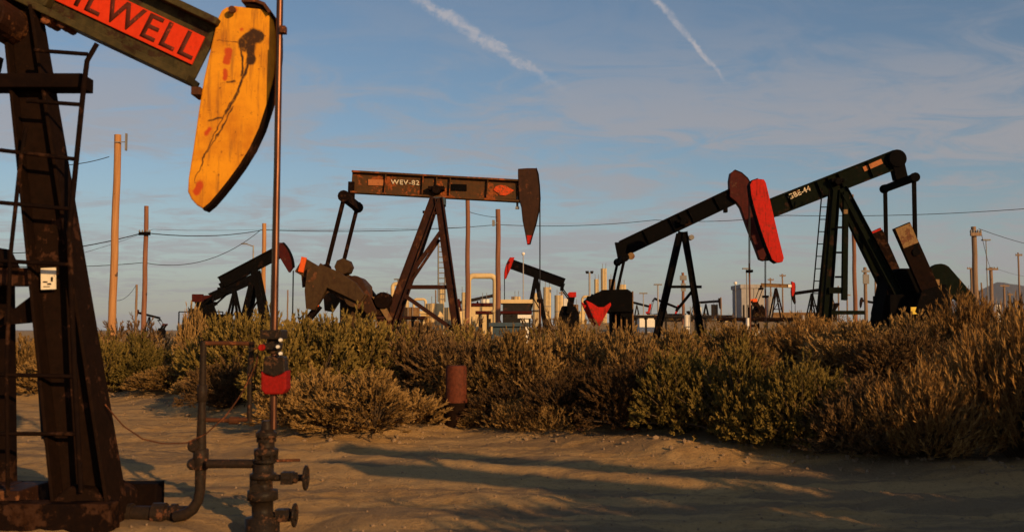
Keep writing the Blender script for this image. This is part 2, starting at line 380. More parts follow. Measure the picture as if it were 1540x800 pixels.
# ------------------------------------------------------------------ shrubs
def sprigs(rng, n, kind):
    """one bush in a unit box: radius about 1, height about 1.  Returns leaf verts/quads/tint and stem segments"""
    nl=rng.randint(7,11)
    ang=rng.rand(nl)*2*np.pi; rad=np.sqrt(rng.rand(nl))*.68; rad[0]=.1
    lc=np.stack([rad*np.cos(ang),rad*np.sin(ang)],1); lh=(.55+.45*rng.rand(nl))*(1-.45*rad**2); lr=.30+.20*rng.rand(nl); lh[0]=1
    V=[];T=[];stems=[]
    ll,lw,nlf,slen={'green':(.055,.0105,34,.17),'tan':(.070,.0090,30,.19),'brown':(.075,.0078,28,.22),'rust':(.090,.0068,26,.34)}[kind]
    upw={'green':.30,'tan':.22,'brown':.25,'rust':.85}[kind]
    for i in range(n):
        k=rng.randint(nl); th=rng.rand()*2*np.pi; cz=rng.rand()**.75*1.02-.02; sz=math.sqrt(max(0,1-cz*cz))
        nrm=np.array([sz*math.cos(th),sz*math.sin(th),cz]); dep=1-.30*rng.rand()**1.5
        hz_=lh[k]*.9
        p=np.array([lc[k,0]+lr[k]*nrm[0]*dep,lc[k,1]+lr[k]*nrm[1]*dep,.04+hz_*cz*dep])
        d=nrm*[1,1,.8]+np.array([0,0,upw])+np.array([p[0],p[1],0])*.25
        d=d+rng.randn(3)*(.24 if kind!='rust' else .16); d/=np.linalg.norm(d)
        L_=slen*(.6+.7*rng.rand()); b=np.cross(d,[.3,.2,.9]); bend=rng.randn(3)*.25
        tt=rng.rand(nlf)**.8; t0=rng.rand()
        c=p+np.outer(tt*L_,d)+np.outer((tt*L_)**2,bend)
        ld=d+rng.randn(nlf,3)*(.34 if kind=='green' else .28); ld/=np.linalg.norm(ld,axis=1)[:,None]
        sd=np.cross(ld,rng.randn(nlf,3)); sd/=np.linalg.norm(sd,axis=1)[:,None]
        l=ll*(.6+.8*rng.rand(nlf))[:,None]; w=lw*(.7+.6*rng.rand(nlf))[:,None]
        q=np.stack([c,c+ld*l*.5+sd*w,c+ld*l,c+ld*l*.5-sd*w],1); V.append(q.reshape(-1,3))
        T.append(np.clip(.25+.5*t0+.25*rng.randn(nlf)*.6+.15*tt,0,1))
        if i%4==0: stems.append((np.array([lc[k,0]*.2,lc[k,1]*.2,-.03]),p+d*L_*1.15))
    V=np.concatenate(V); T=np.concatenate(T); Q=np.arange(len(V)).reshape(-1,4)
    V[:,2]=np.maximum(V[:,2],.0)
    kz=1/np.percentile(V[:,2],98.5); kr=1/np.percentile(np.hypot(V[:,0],V[:,1]),96); V*=[kr,kr,kz]
    stems=[(a*[kr,kr,kz],b*[kr,kr,kz]) for a,b in stems]
    return V,Q,T,stems
PROTO={}
def proto(kind,idx,n):
    k=(kind,idx,n)
    if k not in PROTO:
        rng=np.random.RandomState(hash((len(kind),kind[0]=='t',kind[0]=='b',idx,n))%100000 if False else (sum(map(ord,kind))*7+idx*31+n)%99991)
        PROTO[k]=sprigs(rng,n,kind)
    return PROTO[k]
MESHC={}
def shrub(px,D,topy,wpx,kind,label,idx=0,rot=0,n=430,name='shrub',cat='shrub',depth=1.0,x=None):
    D=2171/(2395/D-29)*.955; wpx*=1.22; X=xp(px,D) if x is None else x; z0=ghs(X,D)-.03
    H=max(.25,zp(topy,D)-z0); W=wpx*D/F/2
    root=thing(name,(X,D,z0),label,cat,'shrubs and scrub along the dirt road')
    V,Q,T,st=proto(kind,idx,n)
    key=(kind,idx,n)
    if key not in MESHC:
        o=npmesh('foliage',V,Q,M['leaf_'+kind],tint=T); mb=MB()
        for a,b in st:
            mid=(a+b)/2+np.array([0,0,.06]); mb.path([a,mid,b],[.016,.010,.003],5,False)
        s=mb.build('stems',M['stem']); MESHC[key]=(o,s); 
    else:
        a,b=MESHC[key]; o=a.copy(); s=b.copy(); C.objects.link(o); C.objects.link(s)
    for c in(o,s):
        c.parent=root; c.scale=(W*.92,W*.92*depth,H*.93); c.rotation_euler=(0,0,rot)
    return root
SH=[ # px, D, top row, width px, kind, label
 (30,19.5,512,120,'tan','tan bush seen through the nearest pump frame at the left picture edge'),
 (100,19.0,516,110,'tan','sparse tan bush low behind the foot of the nearest pump jack post'),
 (158,18.9,508,100,'green','olive bush between the nearest pump post and the tall pale pole base'),
 (212,19.3,506,120,'green','green topped bush at the foot of the tall bare wooden pole'),
 (262,18.4,548,110,'tan','small golden bush on the pale dirt bank beside the road bend'),
 (286,21.5,464,66,'tan','tall dry plume above the scrub left of the well pipes'),
 (335,17.8,482,150,'green','dark green bush behind the upright well pipe frame'),
 (318,17.0,560,90,'tan','low golden bush at the foot of the upright well pipe frame'),
 (398,17.4,472,140,'green','tall olive bush directly behind the red clamp on the polished rod'),
 (345,15.8,545,110,'brown','dark dead bush in the shade behind the well pipe frame'),
 (462,14.8,484,170,'green','big olive bush with golden side just right of the polished rod'),
 (535,15.3,474,170,'green','tallest rounded green bush left of the brown pump jack legs'),
 (470,13.5,560,150,'tan','golden lit bush at the road edge right of the wellhead'),
 (565,13.3,560,190,'tan','broad golden bush spilling to the road left of the rusty pipe stub'),
 (625,15.8,492,210,'brown','grey brown bush overhanging the dark hollow behind the rusty pipe stub'),
 (705,15.0,512,170,'brown','wide brown twiggy bush right behind the rusty pipe stub'),
 (775,14.6,500,130,'tan','light tan tumbleweed under the small red headed pump jack'),
 (770,13.9,575,130,'brown','low brown bush just right of the rusty pipe stub'),
 (845,15.2,494,160,'tan','fluffy tan bush below the red counterweight of the left black pump jack'),
 (860,13.2,560,150,'brown','dark brown brush above the tan yellow litter at the road edge'),
 (930,14.4,500,150,'tan','pale tumbleweed in front of the black pump gearbox base'),
 (955,12.7,548,150,'brown','dark dead bush above the dull red litter on the road edge'),
 (1020,15.4,498,150,'tan','tan bush in front of the legs of the left black pump jack'),
 (1030,12.2,530,150,'green','dark green bush left of the large round saltbush'),
 (1115,11.7,522,170,'green','large round saltbush with orange lit lower side right of the road centre'),
 (1110,15.6,492,150,'tan','tan tumbleweed behind the large round saltbush'),
 (1212,11.3,545,150,'green','olive brown bush just right of the large round saltbush'),
 (1200,16.6,478,150,'rust','russet grassy bush below the ladder of the green pump jack'),
 (1290,15.6,484,150,'tan','dry tumbleweed heap above the pale rubble on the mound'),
 (1300,10.9,570,170,'brown','dark brown twiggy bush at the road edge below the pale rubble'),
 (1355,14.6,500,150,'brown','dark tumbleweed on the mound below the green pump gearbox'),
 (1390,10.5,560,160,'rust','russet dry bush at the dark road edge left of the corner thicket'),
 (1440,16.2,446,120,'rust','tall orange brown plume beside the right wooden pole with crossarm'),
 (1462,11.6,505,190,'rust','tall russet thicket near the right picture edge'),
 (1535,10.5,475,190,'rust','tallest russet thicket cut by the right picture edge'),
 (1530,15.0,462,150,'brown','dark brown brush behind the russet corner thicket'),
 (655,13.9,612,62,'brown','small dark weed against the left side of the rusty pipe stub'),
 (722,13.7,618,60,'tan','small tan weed against the right side of the rusty pipe stub'),
 (1370,17.8,474,130,'tan','pale tan brush touching the base of the green pump gearbox'),
]
for i,(px,D,ty,w,k,lab) in enumerate(SH):
    shrub(px,D,ty,w,k,lab,idx=i%3,rot=i*2.1,n=1150)
def scrubmass(name,label_kind,zones,kinds,seed,n,k):
    """uncountable low scrub between the shrubs: one mesh per material"""
    rng=np.random.RandomState(seed)
    for kind in kinds:
        VV=[];TT=[]
        for j in range(n):
            z=zones[rng.randint(len(zones))]
            y=z[2]+(z[3]-z[2])*rng.rand(); x=(z[0]+(z[1]-z[0])*rng.rand()-770)*y/F
            if len(z)>6: y=float(np.interp(x,EX,EY))+z[2]+(z[3]-z[2])*rng.rand()
            if (x-6.4)**2+(y-16.8)**2<3.2: continue
            V,Q,T,_=proto(kind,j%3,k); a=rng.rand()*6.28; s=z[4]+(z[5]-z[4])*rng.rand(); hgt=s*(.75+.4*rng.rand())
            ca,sa=math.cos(a),math.sin(a)
            W=np.stack([(V[:,0]*ca-V[:,1]*sa)*s+x,(V[:,0]*sa+V[:,1]*ca)*s+y,V[:,2]*hgt],1); W[:,2]+=ghs(x,y)-.03
            VV.append(W); TT.append(np.clip(T+rng.randn()*.12,0,1))
        V=np.concatenate(VV); o=npmesh(name,V,np.arange(len(V)).reshape(-1,4),M['leaf_'+kind],tint=np.concatenate(TT))
        o['kind']='stuff'; o['label']=label_kind%{'tan':'tan','green':'green grey','brown':'dark brown','rust':'russet'}[kind]; o['category']='scrub'
scrubmass('scrub','low %s scrub filling the belt between the road and the pumps',
   [(-60,1700,22,30,.7,1.25),(300,1700,19,26,.6,1.15)],('tan','green','brown','rust'),3,44,230)
scrubmass('edge_scrub','low %s brush massed behind the front row of roadside shrubs',
   [(250,1700,1.3,4.5,.35,.75,1)],('tan','brown','brown'),21,30,260)
scrubmass('roadside_scrub','small %s weeds along the edge of the dirt road',
   [(420,1640,.15,1.2,.18,.42,1)],('tan','brown','rust'),5,40,70)
scrubmass('field_scrub','low %s desert scrub on the flat oil field beyond',
   [(-100,1700,30,60,.7,1.2),(-100,1700,55,120,.7,1.3)],('tan','brown'),9,150,40)

# pebbles
def pebbles():
    rng=np.random.RandomState(2); ico=[(0,0,1),(.89,0,.45),(.28,.85,.45),(-.72,.53,.45),(-.72,-.53,.45),(.28,-.85,.45),(.72,.53,-.45),(-.28,.85,-.45),(-.89,0,-.45),(-.28,-.85,-.45),(.72,-.53,-.45),(0,0,-1)]
    fc=[(0,1,2),(0,2,3),(0,3,4),(0,4,5),(0,5,1),(1,6,2),(2,7,3),(3,8,4),(4,9,5),(5,10,1),(6,7,2),(7,8,3),(8,9,4),(9,10,5),(10,6,1),(11,7,6),(11,8,7),(11,9,8),(11,10,9),(11,6,10)]
    I=np.array(ico); Fc=np.array(fc); VV=[];QQ=[]; n=0
    for j in range(5200):
        if j<4100: y=5+14*rng.rand()**1.3; x=(rng.rand()*1700-80-770)*y/F; s=.004+.010*rng.rand()**3
        else:
            x=-9+16*rng.rand(); y=float(np.interp(x,EX,EY))+rng.randn()*.35; s=.006+.024*rng.rand()**4
        if j>5120: x=6.4+rng.randn()*.8; y=16.9+rng.randn()*.5; s=.03+.06*rng.rand()
        V=I*(s*(.6+.8*rng.rand(3)))*(1+.25*rng.randn(12,1)*.6)+np.array([x,y,ghs(x,y)+s*.25]); VV.append(V); QQ.append(Fc+n); n+=12
    m,nt,N,L,bs=nmat('pebble'); tc=N.new('ShaderNodeTexCoord').outputs['Object']
    L.new(mix(nt,noise(nt,tc,3,3,.6),(.17,.11,.06),(.30,.205,.12)),bs.inputs['Base Color']); bs.inputs['Roughness'].default_value=.9
    o=npmesh('gravel',np.concatenate(VV),np.concatenate(QQ),m); o['kind']='stuff'; o['label']='loose pebbles and clods scattered on the dirt road'; o['category']='gravel'
pebbles()

# ------------------------------------------------------------------ text as mesh
def text_mesh(body, name, mat, parent, origin, xdir, zdir, size, extr=.004, space=1.0, squash=1.0, bold=0.0):
    cu=bpy.data.curves.new('t','FONT'); cu.body=body; cu.size=1; cu.space_character=space; cu.offset=bold; cu.extrude=.0
    ob=bpy.data.objects.new('t',cu); C.objects.link(ob)
    dg=bpy.context.evaluated_depsgraph_get(); me=bpy.data.meshes.new_from_object(ob.evaluated_get(dg))
    bpy.data.objects.remove(ob)
    x=Vector(xdir).normalized(); z=Vector(zdir).normalized(); y=Vector((0,-1,0)); base=parent_loc(parent)
    for v in me.vertices:
        v.co=Vector(origin)+x*v.co.x*size*squash+z*v.co.y*size-base
    me.materials.append(mat); o=bpy.data.objects.new(name,me); C.objects.link(o); o.parent=parent
    md=o.modifiers.new('s','SOLIDIFY'); md.thickness=extr; md.offset=0
    return o

# ------------------------------------------------------------------ pump jacks traced in their own plane
def pumpjack(name,label,D,pivot,front,tail,bd,head,arc,legs,braces,mats,bw=.28,ladder=None,eq=None,pins=None,crank=None,
             weights=(),gear=None,guard=None,bridle=None,eqL=1.15,headt=.3,tf=.05,extra=None,base=True,tip=None,eqdrop=0.0,crankmat=None,pw=.09,pedestal=None):
    m=D/F; p=lambda a,dy=0.:P(a[0],a[1],D,dy)
    X0=p(pivot).x; root=thing(name,(X0,D,0),label,'oil pump','pumpjacks in the oil field')
    K={}
    b=MB().ibeam(p(tail),p(front),bd*m,bw,tf)
    d=(p(front)-p(tail)).normalized()
    for t in (.2,.42,.5,.58,.8):                                   # web stiffeners
        c=p(tail).lerp(p(front),t); b.bar(c+d*.012,c-d*.012,bd*m-2*tf-.01,bw*.86)
    K['beam']=b.build('walking_beam',mats['beam'],root,bevel=.006)
    # saddle bearing
    s=MB(); s.box(p(pivot)+Vector((0,0,-.02)),(.42,bw+.3,.10)); s.lathe(p(pivot)+Vector((0,-bw/2-.18,-.06)),[(.10,0),(.12,.02),(.12,bw+.34),(.10,bw+.36)],16,'y')
    s.build('saddle_bearing',mats['dark'],root,bevel=.006)
    # head
    hp=[P(q[0],q[1],D-headt/2,headt/2) for q in head]; h=MB().prism(hp,headt); K['head']=h.build('horse_head',mats['head'],root,bevel=.012)
    ap=[P(q[0],q[1],D-headt/2,headt/2) for q in arc]; a=MB().strip(ap,headt+.03,.022,sum(hp,Vector())/len(hp)); a.build('cable_track',mats['track'],K['head'])
    if tip: MB().prism([P(q[0],q[1],D-headt/2,headt/2) for q in tip],headt+.012).build('painted_tip',mats['tip'],K['head'])
    for (t0,b0,y0,y1,w0,w1) in legs:
        l=MB(); A=p(t0,y0); B=p(b0,y1); B=Vector((B.x,B.y,B.z))
        B=A+(B-A)*((A.z-.02)/(A.z-B.z))
        dd=(B-A).normalized(); side=dd.cross(Vector((0,1,0))).normalized()
        for sg in(-1,1): l.bar(A+side*sg*(w0*m/2-.012),B+side*sg*(w1*m/2-.012),.024,w0*m*.85,.024,w1*m*.85)
        l.bar(A,B,w0*m-.05,.03,w1*m-.05,.03)
        l.build('leg',mats['leg'],root,bevel=.004)
    for (a0,b0,w,y0) in braces: MB().bar(p(a0,y0),p(b0,y0),w*m,.08).build('brace',mats['leg'],root)
    if ladder:
        (a0,b0,w,n,y0)=ladder; A=p(a0,y0); B=p(b0,y0); l=MB(); off=Vector((w*m/2,0,0))
        l.tube(A-off,B-off,.022,n=6); l.tube(A+off,B+off,.022,n=6)
        for i in range(n):
            c=A.lerp(B,(i+.5)/n); l.tube(c-off,c+off,.015,n=6)
        l.build('ladder',mats.get('ladder',mats['dark']),root)
    if eq:
        e=p(eq); K['eq']=MB().bar(e-Vector((0,eqL+.12,0)),e+Vector((0,eqL+.12,0)),.16,.22,up=(0,0,1)).lathe(e+Vector((0,-eqL-.13,0)),[(.15,0),(.15,.14)],12,'y').lathe(e+Vector((0,eqL-.01,0)),[(.15,0),(.15,.14)],12,'y').build('equalizer',mats['eq'],root,bevel=.01)
        t=p(tail); d2=MB().bar(t+Vector((0,0,-.0)),e,.16,.2); d2.build('tail_bearing',mats['dark'],root,bevel=.008)
        for sg in(-1,1):
            A=p(eq,sg*eqL); B=p(pins,sg*eqL); 
            MB().bar(A,B,pw,.07).lathe(B+Vector((0,-.08,0)),[(.12,0),(.12,.16)],12,'y').build('pitman_arm',mats['pitman'],root)
    if crank:
        hub,tp,w,cy=crank
        for sg in(-1,1):
            A=p(hub,sg*cy); B=p(tp,sg*cy); dd=(B-A).normalized(); c=MB()
            c.bar(A-dd*.25,B,w*m,.16); c.lathe(A+Vector((0,-.14,0)),[(w*m*.6,0),(w*m*.6,.28)],16,'y')
            co=c.build('crank_arm',mats['crank'],root,bevel=.01)
            for (poly,t,mk) in weights:
                MB().prism([p(q,sg*(cy+.12)) for q in poly],t).build('counterweight',mats[mk],co,bevel=.015)
    if gear: MB().prism([p(q) for q in gear],1.05).build('gear_reducer',mats['gear'],root,bevel=.03)
    if pedestal: MB().prism([p(q) for q in pedestal],1.5).build('pedestal',mats['gear'],root,bevel=.02)
    if guard:
        c,r,(ex,ey)=guard; mb=MB(); A=p(c,-.75); B=p((ex,ey),-.75); dd=(B-A).normalized(); sd=dd.cross(Vector((0,1,0)))
        rr=r*m; n=10; poly=[A+(sd*math.cos(t)-dd*math.sin(t))*rr for t in [math.pi*k/n for k in range(n+1)]]+[B+(-sd*math.cos(t)+dd*math.sin(t))*rr*.5 for t in [math.pi*k/n for k in range(n+1)]]
        mb.prism(poly,.22).build('belt_guard',mats['guard'],root,bevel=.02)
    if base:
        mb=MB(); xs=[p(l[1]).x for l in legs]+([p(crank[0]).x+(1 if crank[0][0]>pivot[0] else -1)] if crank else [])
        for sg in(-.55,.55): mb.box(((min(xs)+max(xs))/2,D+sg,.13),(max(xs)-min(xs)+.8,.16,.26))
        for k in range(5): mb.box((min(xs)+(max(xs)-min(xs))*k/4,D,.13),(.14,.94,.2))
        mb.build('skid_base',mats['dark'],root)
    if bridle:
        (bx,by0,by1,rod)=bridle; T=p((bx,by0)); B=p((bx,by1)); mb=MB()
        for sg in(-.07,.07): mb.tube(T+Vector((0,sg,0)),B+Vector((0,sg,0)),.014,n=6)
        if arc:
            pass
        mb.build('wire_bridle',mats['wire'],root)
        MB().box(B,(.16,.34,.08)).build('carrier_bar',mats['dark'],root)
        MB().tube(B+Vector((0,0,.25)),Vector((B.x,B.y,.3)),rod,n=8).build('polished_rod',M['rod'],root)
        MB().lathe(Vector((B.x,B.y,0)),[(.14,0),(.14,.3),(.09,.32),(.09,.6),(.13,.61),(.13,.7),(.05,.72),(.05,.9)],12).build('wellhead_casing',mats['dark'],root)
    if extra: extra(root,K,p,m)
    return root,K

# ---- A: the nearest pump jack, oil stained, at the left edge
DA=7.8
def qa(px,py): v=P(px,py,DA-.07); return (v.x,v.z)
headA=[(327,28),(333,16),(340,11),(352,9),(372,11),(392,13),(404,20),(412,32),(416,52),(416,80),(413,115),(402,158),(391,192),(377,222),(361,248),(345,270),(329,290),(316,305),(305,314),(296,309),(287,299),(282,288),(283,268),(290,225),(298,170),(306,120),(316,75)]
arcA=[(370,11),(392,13),(404,20),(412,32),(416,52),(416,80),(413,115),(402,158),(391,192),(377,222),(361,248),(345,270),(329,290),(316,305),(305,314)][::-1]
bA0=(312,82); uA=(math.cos(R(25.2)),math.sin(R(25.2)))
def onbeam(s,t=0): # s px back along the beam from its front end, t px above the axis (in the plane of the beam)
    return (bA0[0]-uA[0]*s+uA[1]*t*1.0, bA0[1]-uA[1]*s-uA[0]*t)
matsA=dict(beam=M['beam_a'],dark=M['black_rust'],head=None,track=M['post_brown'],leg=M['post_brown'],eq=M['black_rust'],pitman=M['black_rust'],crank=M['black_rust'],gear=M['black_rust'],guard=M['black'],wire=M['wire'])
_root_x=P(*onbeam(330,-60),DA).x
DAF=DA-.1
matsA['head']=headmat(lambda px,py:(qa(px,py)[0]-_root_x,qa(px,py)[1]))
def extraA(root,K,p,m):
    bm=K['beam']; xd=Vector((uA[0],0,-uA[1])); zd=Vector((uA[1],0,uA[0]))
    fr=-.14-.012
    def bp(s,t,dy): return P(*onbeam(s,t),DA,dy)
    # red sign panel on the web
    c=[bp(12,-25,-.03),bp(12,21,-.03),bp(330,21,-.03),bp(330,-25,-.03)]
    sg=MB().prism(c,.02).build('sign_panel',M['sign'],bm,bevel=.003)
    text_mesh('OILWELL','lettering',M['letter'],sg,bp(262,-19,-.0435),xd,zd,.29,.003,1.12,1.03,1.0 and .012)
    # bracket bolts beneath the beam
    for px,py in((102,42),(78,36)):
        MB().box(P(px,py-4,DA),(.10,.16,.07)).lathe(P(px,py,DA,-.1),[(.035,0),(.035,.2)],8,'y').build('clamp_bolt',M['pipe_rust'],bm)
    MB().box(P(300,141,DA),(.07,.2,.06)).build('stop_lug',M['pipe_rust'],bm)
    # head hardware
    h=K['head']
    MB().lathe(P(350,16,DA-.1,-.03),[(.028,0),(.028,.03)],10,'y').build('pin',M['pipe_rust'],h)
    MB().strip([P(x,y,DA) for x,y in [(408,26),(400,14),(388,9),(368,9)]],.2,.025,P(360,100,DA)).build('top_cap',M['pipe_rust'],h)
    # ladder in front of the post
    l=MB(); Dl=DA-.35
    rr=[P(146,66,Dl),P(131,92,Dl),P(126,130,Dl),P(104,350,Dl),P(112,560,Dl),P(122,740,Dl)]
    lr=[P(40,190,Dl),P(31,240,Dl),P(15,390,Dl),P(10,560,Dl),P(12,745,Dl)]
    l.path(rr,.021,6); l.path(lr,.017,6)
    for xa,ya,xb,yb in((52,76,132,82),(40,152,126,158),(0,226,116,240),(-8,304,110,315),(-4,392,104,398),(-4,563,112,566),(-6,652,118,652)):
        l.tube(P(xa,ya,Dl),P(xb,yb,Dl),.016,n=6)
    l.build('ladder',M['black_rust'],root)
    # crosshead beam under the saddle
    MB().box(P(55,126,DA-.12),(.80,.22,.11)).build('cross_beam',M['black_rust'],root,bevel=.006)
    s=MB(); c=P(22,44,DA,-.45)
    for i,r_ in enumerate((.15,.13,.09,.05)): s.lathe(c+Vector((0,-.03*i,0)),[(r_,0),(r_,.6)],20,'y')
    s.build('bearing_housing',M['rust_dark'],root,bevel=.008)
    # white notice on the post
    MB().box(P(73,419,DA-.19),(.115,.006,.165),Matrix.Rotation(R(-2),3,'Y')).build('paper_notice',M['paper'],root)
    for x,y,w,h in((68,424,.035,.010),(78,420,.016,.035),(74,427,.03,.012),(70,431,.05,.006)): MB().box(P(x,y,DA-.195),(w,.002,h)).build('printed_mark',M['black_rust'],root)
    # horizontal beam and gusset on the left
    MB().bar(P(-260,417,DA-.07),P(62,417,DA-.07),.15,.14,up=(0,0,1)).build('side_beam',M['post_brown'],root,bevel=.005)
    MB().prism([P(-10,490,DA-.07),P(66,432,DA-.07),P(72,482,DA-.07),P(40,486,DA-.07)],.05).build('gusset',M['black_rust'],root)
    MB().prism([P(-40,372,DA-.07),P(8,374,DA-.07),P(22,402,DA-.07),P(-40,402,DA-.07)],.2).build('motor_mount',M['black_rust'],root,bevel=.01)
    # column at the frame edge
    MB().bar(P(6,385,DA+.3),P(10,765,DA+.3),.12,.12).bar(P(-14,500,DA+.34),P(-10,765,DA+.34),.05,.05).build('column',M['black_rust'],root,bevel=.004)
    for a0,b0 in (((58,480),(64,660)),((72,480),(78,640)),((64,650),(98,740))): MB().path([P(*a0,DA+.1),P((a0[0]+b0[0])/2-3,(a0[1]+b0[1])/2,DA+.1),P(*b0,DA+.1)],.011,6).build('hanging_cable',M['wire'],root)
    # foot plate and base
    MB().prism([P(92,792,DA),P(100,744,DA),P(128,722,DA),P(160,726,DA),P(186,742,DA),P(192,792,DA)],.6).build('foot',M['post_brown'],root,bevel=.02)
    z=P(0,775,DA).z
    MB().box((P(-120,0,DA).x,DA-.35,.08),(3.6,.2,.22)).box((P(-120,0,DA).x,DA+.6,.08),(3.6,.2,.22)).build('skid_base',M['black_rust'],root,bevel=.01)
    for x in(-60,20,60): MB().box((P(x,0,DA).x,DA-.05,.17),(.2,.5,.18)).build('tie_block',M['rust_dark'],root,bevel=.01)
rootA,KA=pumpjack('pumpjack','nearest pump jack with yellow horse head and red lettered beam at the left',DA,onbeam(330,-60),bA0,onbeam(1180),107,headA,arcA,
   legs=[((38,20),(150,772),-.05,-.15,46,82),((-60,60),(-240,775),.4,.5,40,60)],
   braces=[],mats=matsA,bw=.28,tf=.055,headt=.11,eq=onbeam(1190,-70),pins=(-640,380),crank=((-690,560),(-620,330),50,.95),
   weights=[([(-740,330),(-580,300),(-560,400),(-650,470),(-745,430)],.22,'crank')],gear=[(-800,760),(-800,520),(-740,470),(-600,470),(-560,520),(-560,760)],eqL=1.0,base=False,extra=extraA,pw=.12)
# bridle cables hanging from the nearest head, with the rod
DR=7.64
def rodA():
    root=thing('polished_rod',P(413,650,DR),'tall shiny polished rod rising from the greasy wellhead in the foreground','rod')
    MB().path([P(422,-70,DR),P(421,0,DR),P(413,480,DR),P(411,645,DR)],.0262,14).build('rod',M['rod'],root)
    c=MB(); c.box(P(427,47,DR,-.02),(.045,.07,.055)).build('clamp',M['pipe_rust'],root,bevel=.004)
    mb=MB()
    for k in(-1,1): mb.path([P(419+k*1.0,60,DR,-k*.05),P(414,300,DR,-k*.05),P(409,505,DR,-k*.05)],.006,6)
    mb.build('wire_rope',M['wire'],root)
    # carrier bar with clamps, white bolts and the red clamp below
    MB().box(P(412,503,DR),(.16,.22,.07)).box(P(410,521,DR),(.12,.16,.05)).lathe(P(412,512,DR),[(.045,-.10),(.055,-.09),(.055,.06),(.04,.08)],12).build('carrier_bar',M['wellgrease'],root,bevel=.006)
    for x,y in((427,511),(423,521),(427,531)):
        MB().lathe(P(x,y,DR,-.13),[(.011,0),(.014,.005),(.014,.03)],8,'y').build('bolt',M['white'],root)
    MB().lathe(P(398,522,DR,-.1),[(.024,0),(.026,.01),(.026,.07)],10,'y').build('red_knob',M['red'],root)
    r=MB(); r.prism([P(396,557,DR),P(402,563,DR),P(414,566,DR),P(426,562,DR),P(434,556,DR),P(434,584,DR),P(428,592,DR),P(402,592,DR),P(396,585,DR)],.16)
    r.build('red_clamp',M['red_dull'],root,bevel=.012)
    MB().prism([P(400,536,DR),P(430,536,DR),P(432,560,DR),P(415,566,DR),P(398,560,DR)],.13).build('clamp_body',M['wellgrease'],root,bevel=.01)
rodA()
def wellA():
    b=P(407,0,DR); x=b.x; zz=lambda y:zp(y,DR)
    root=thing('wellhead',(x,DR,0),'black greasy wellhead with side valves in the foreground','wellhead')
    MB().lathe((P(411,0,DR).x,DR,0),[(.03,zz(632)),(.04,zz(636)),(.045,zz(645)),(.08,zz(650)),(.08,zz(657)),(.062,zz(659)),(.062,zz(672)),(.092,zz(675)),(.092,zz(683)),(.07,zz(686)),(.07,zz(696))][::-1],20).build('stuffing_box',M['wellgrease'],root,bevel=.004)
    k=MB()
    for a in range(8):
        t=a*math.pi/4; k.lathe((P(411,0,DR).x+.078*math.cos(t),DR+.078*math.sin(t),zz(690)),[(.013,0),(.013,.08)],6)
    for a in range(6):
        t=a*math.pi/3+.3; k.lathe((P(411,0,DR).x+.06*math.cos(t),DR+.06*math.sin(t),zz(662)),[(.012,0),(.012,.06)],6)
    k.lathe((P(411,0,DR).x,DR,zz(694)),[(.094,0),(.094,.02)],20).lathe((P(411,0,DR).x,DR,zz(664)),[(.074,0),(.074,.02)],20).build('stud_ring',M['wellgrease'],root)
    MB().lathe((x,DR,0),[(.13,-.25),(.13,.04),(.08,.05),(.08,.17),(.115,.175),(.115,.205),(.115,.21),(.115,.245),(.075,.25),(.07,.33),(.10,.335),(.10,.37),(.08,.375),(.08,zz(697))],20).build('casing_head',M['wellgrease'],root)
    MB().lathe(P(388,735,DR,0),[(.05,-.12),(.065,-.10),(.065,.10),(.05,.12)],12).lathe(P(390,735,DR,-.09),[(.055,0),(.055,.18)],12,'y').build('side_valve',M['wellgrease'],root,bevel=.004)
    def valve(y,x0,x1,R_):
        z=zz(y); a=P(x0,y,DR); b_=P(x1,y,DR); g=MB()
        g.tube(a,b_,.026,n=10); g.lathe(a+Vector((.11,0,0)),[(.05,0),(.05,.05)],12,'x'); g.lathe(a+Vector((.18,0,0)),[(.042,0),(.042,.03)],12,'x'); g.box((a+b_)/2+Vector((0,0,.0)),(.09,.09,.09))
        v=g.build('gate_valve',M['wellgrease'],root,bevel=.003)
        w=MB(); pts=[b_+Vector((0,math.cos(t)*R_,math.sin(t)*R_)) for t in [2*math.pi*i/20 for i in range(21)]]
        w.path(pts,.012,6,False)
        for i in range(4):
            t=i*math.pi/4; w.tube(b_-Vector((0,math.cos(t)*R_,math.sin(t)*R_)),b_+Vector((0,math.cos(t)*R_,math.sin(t)*R_)),.008,n=5)
        w.build('handwheel',M['wellgrease'],v)
    valve(718,405,460,.085); valve(774,405,443,.08)
    MB().tube(P(412,692,DR,-.02),P(452,691,DR,-.02),.011,n=6).build('bleed_pipe',M['pipe_rust'],root)
    # flowline manifold
    r=MB(); r.path([P(390,697,DR),P(330,697,DR),P(312,697,DR)],.034,12); r.build('flow_pipe',M['pipe'],root)
wellA()
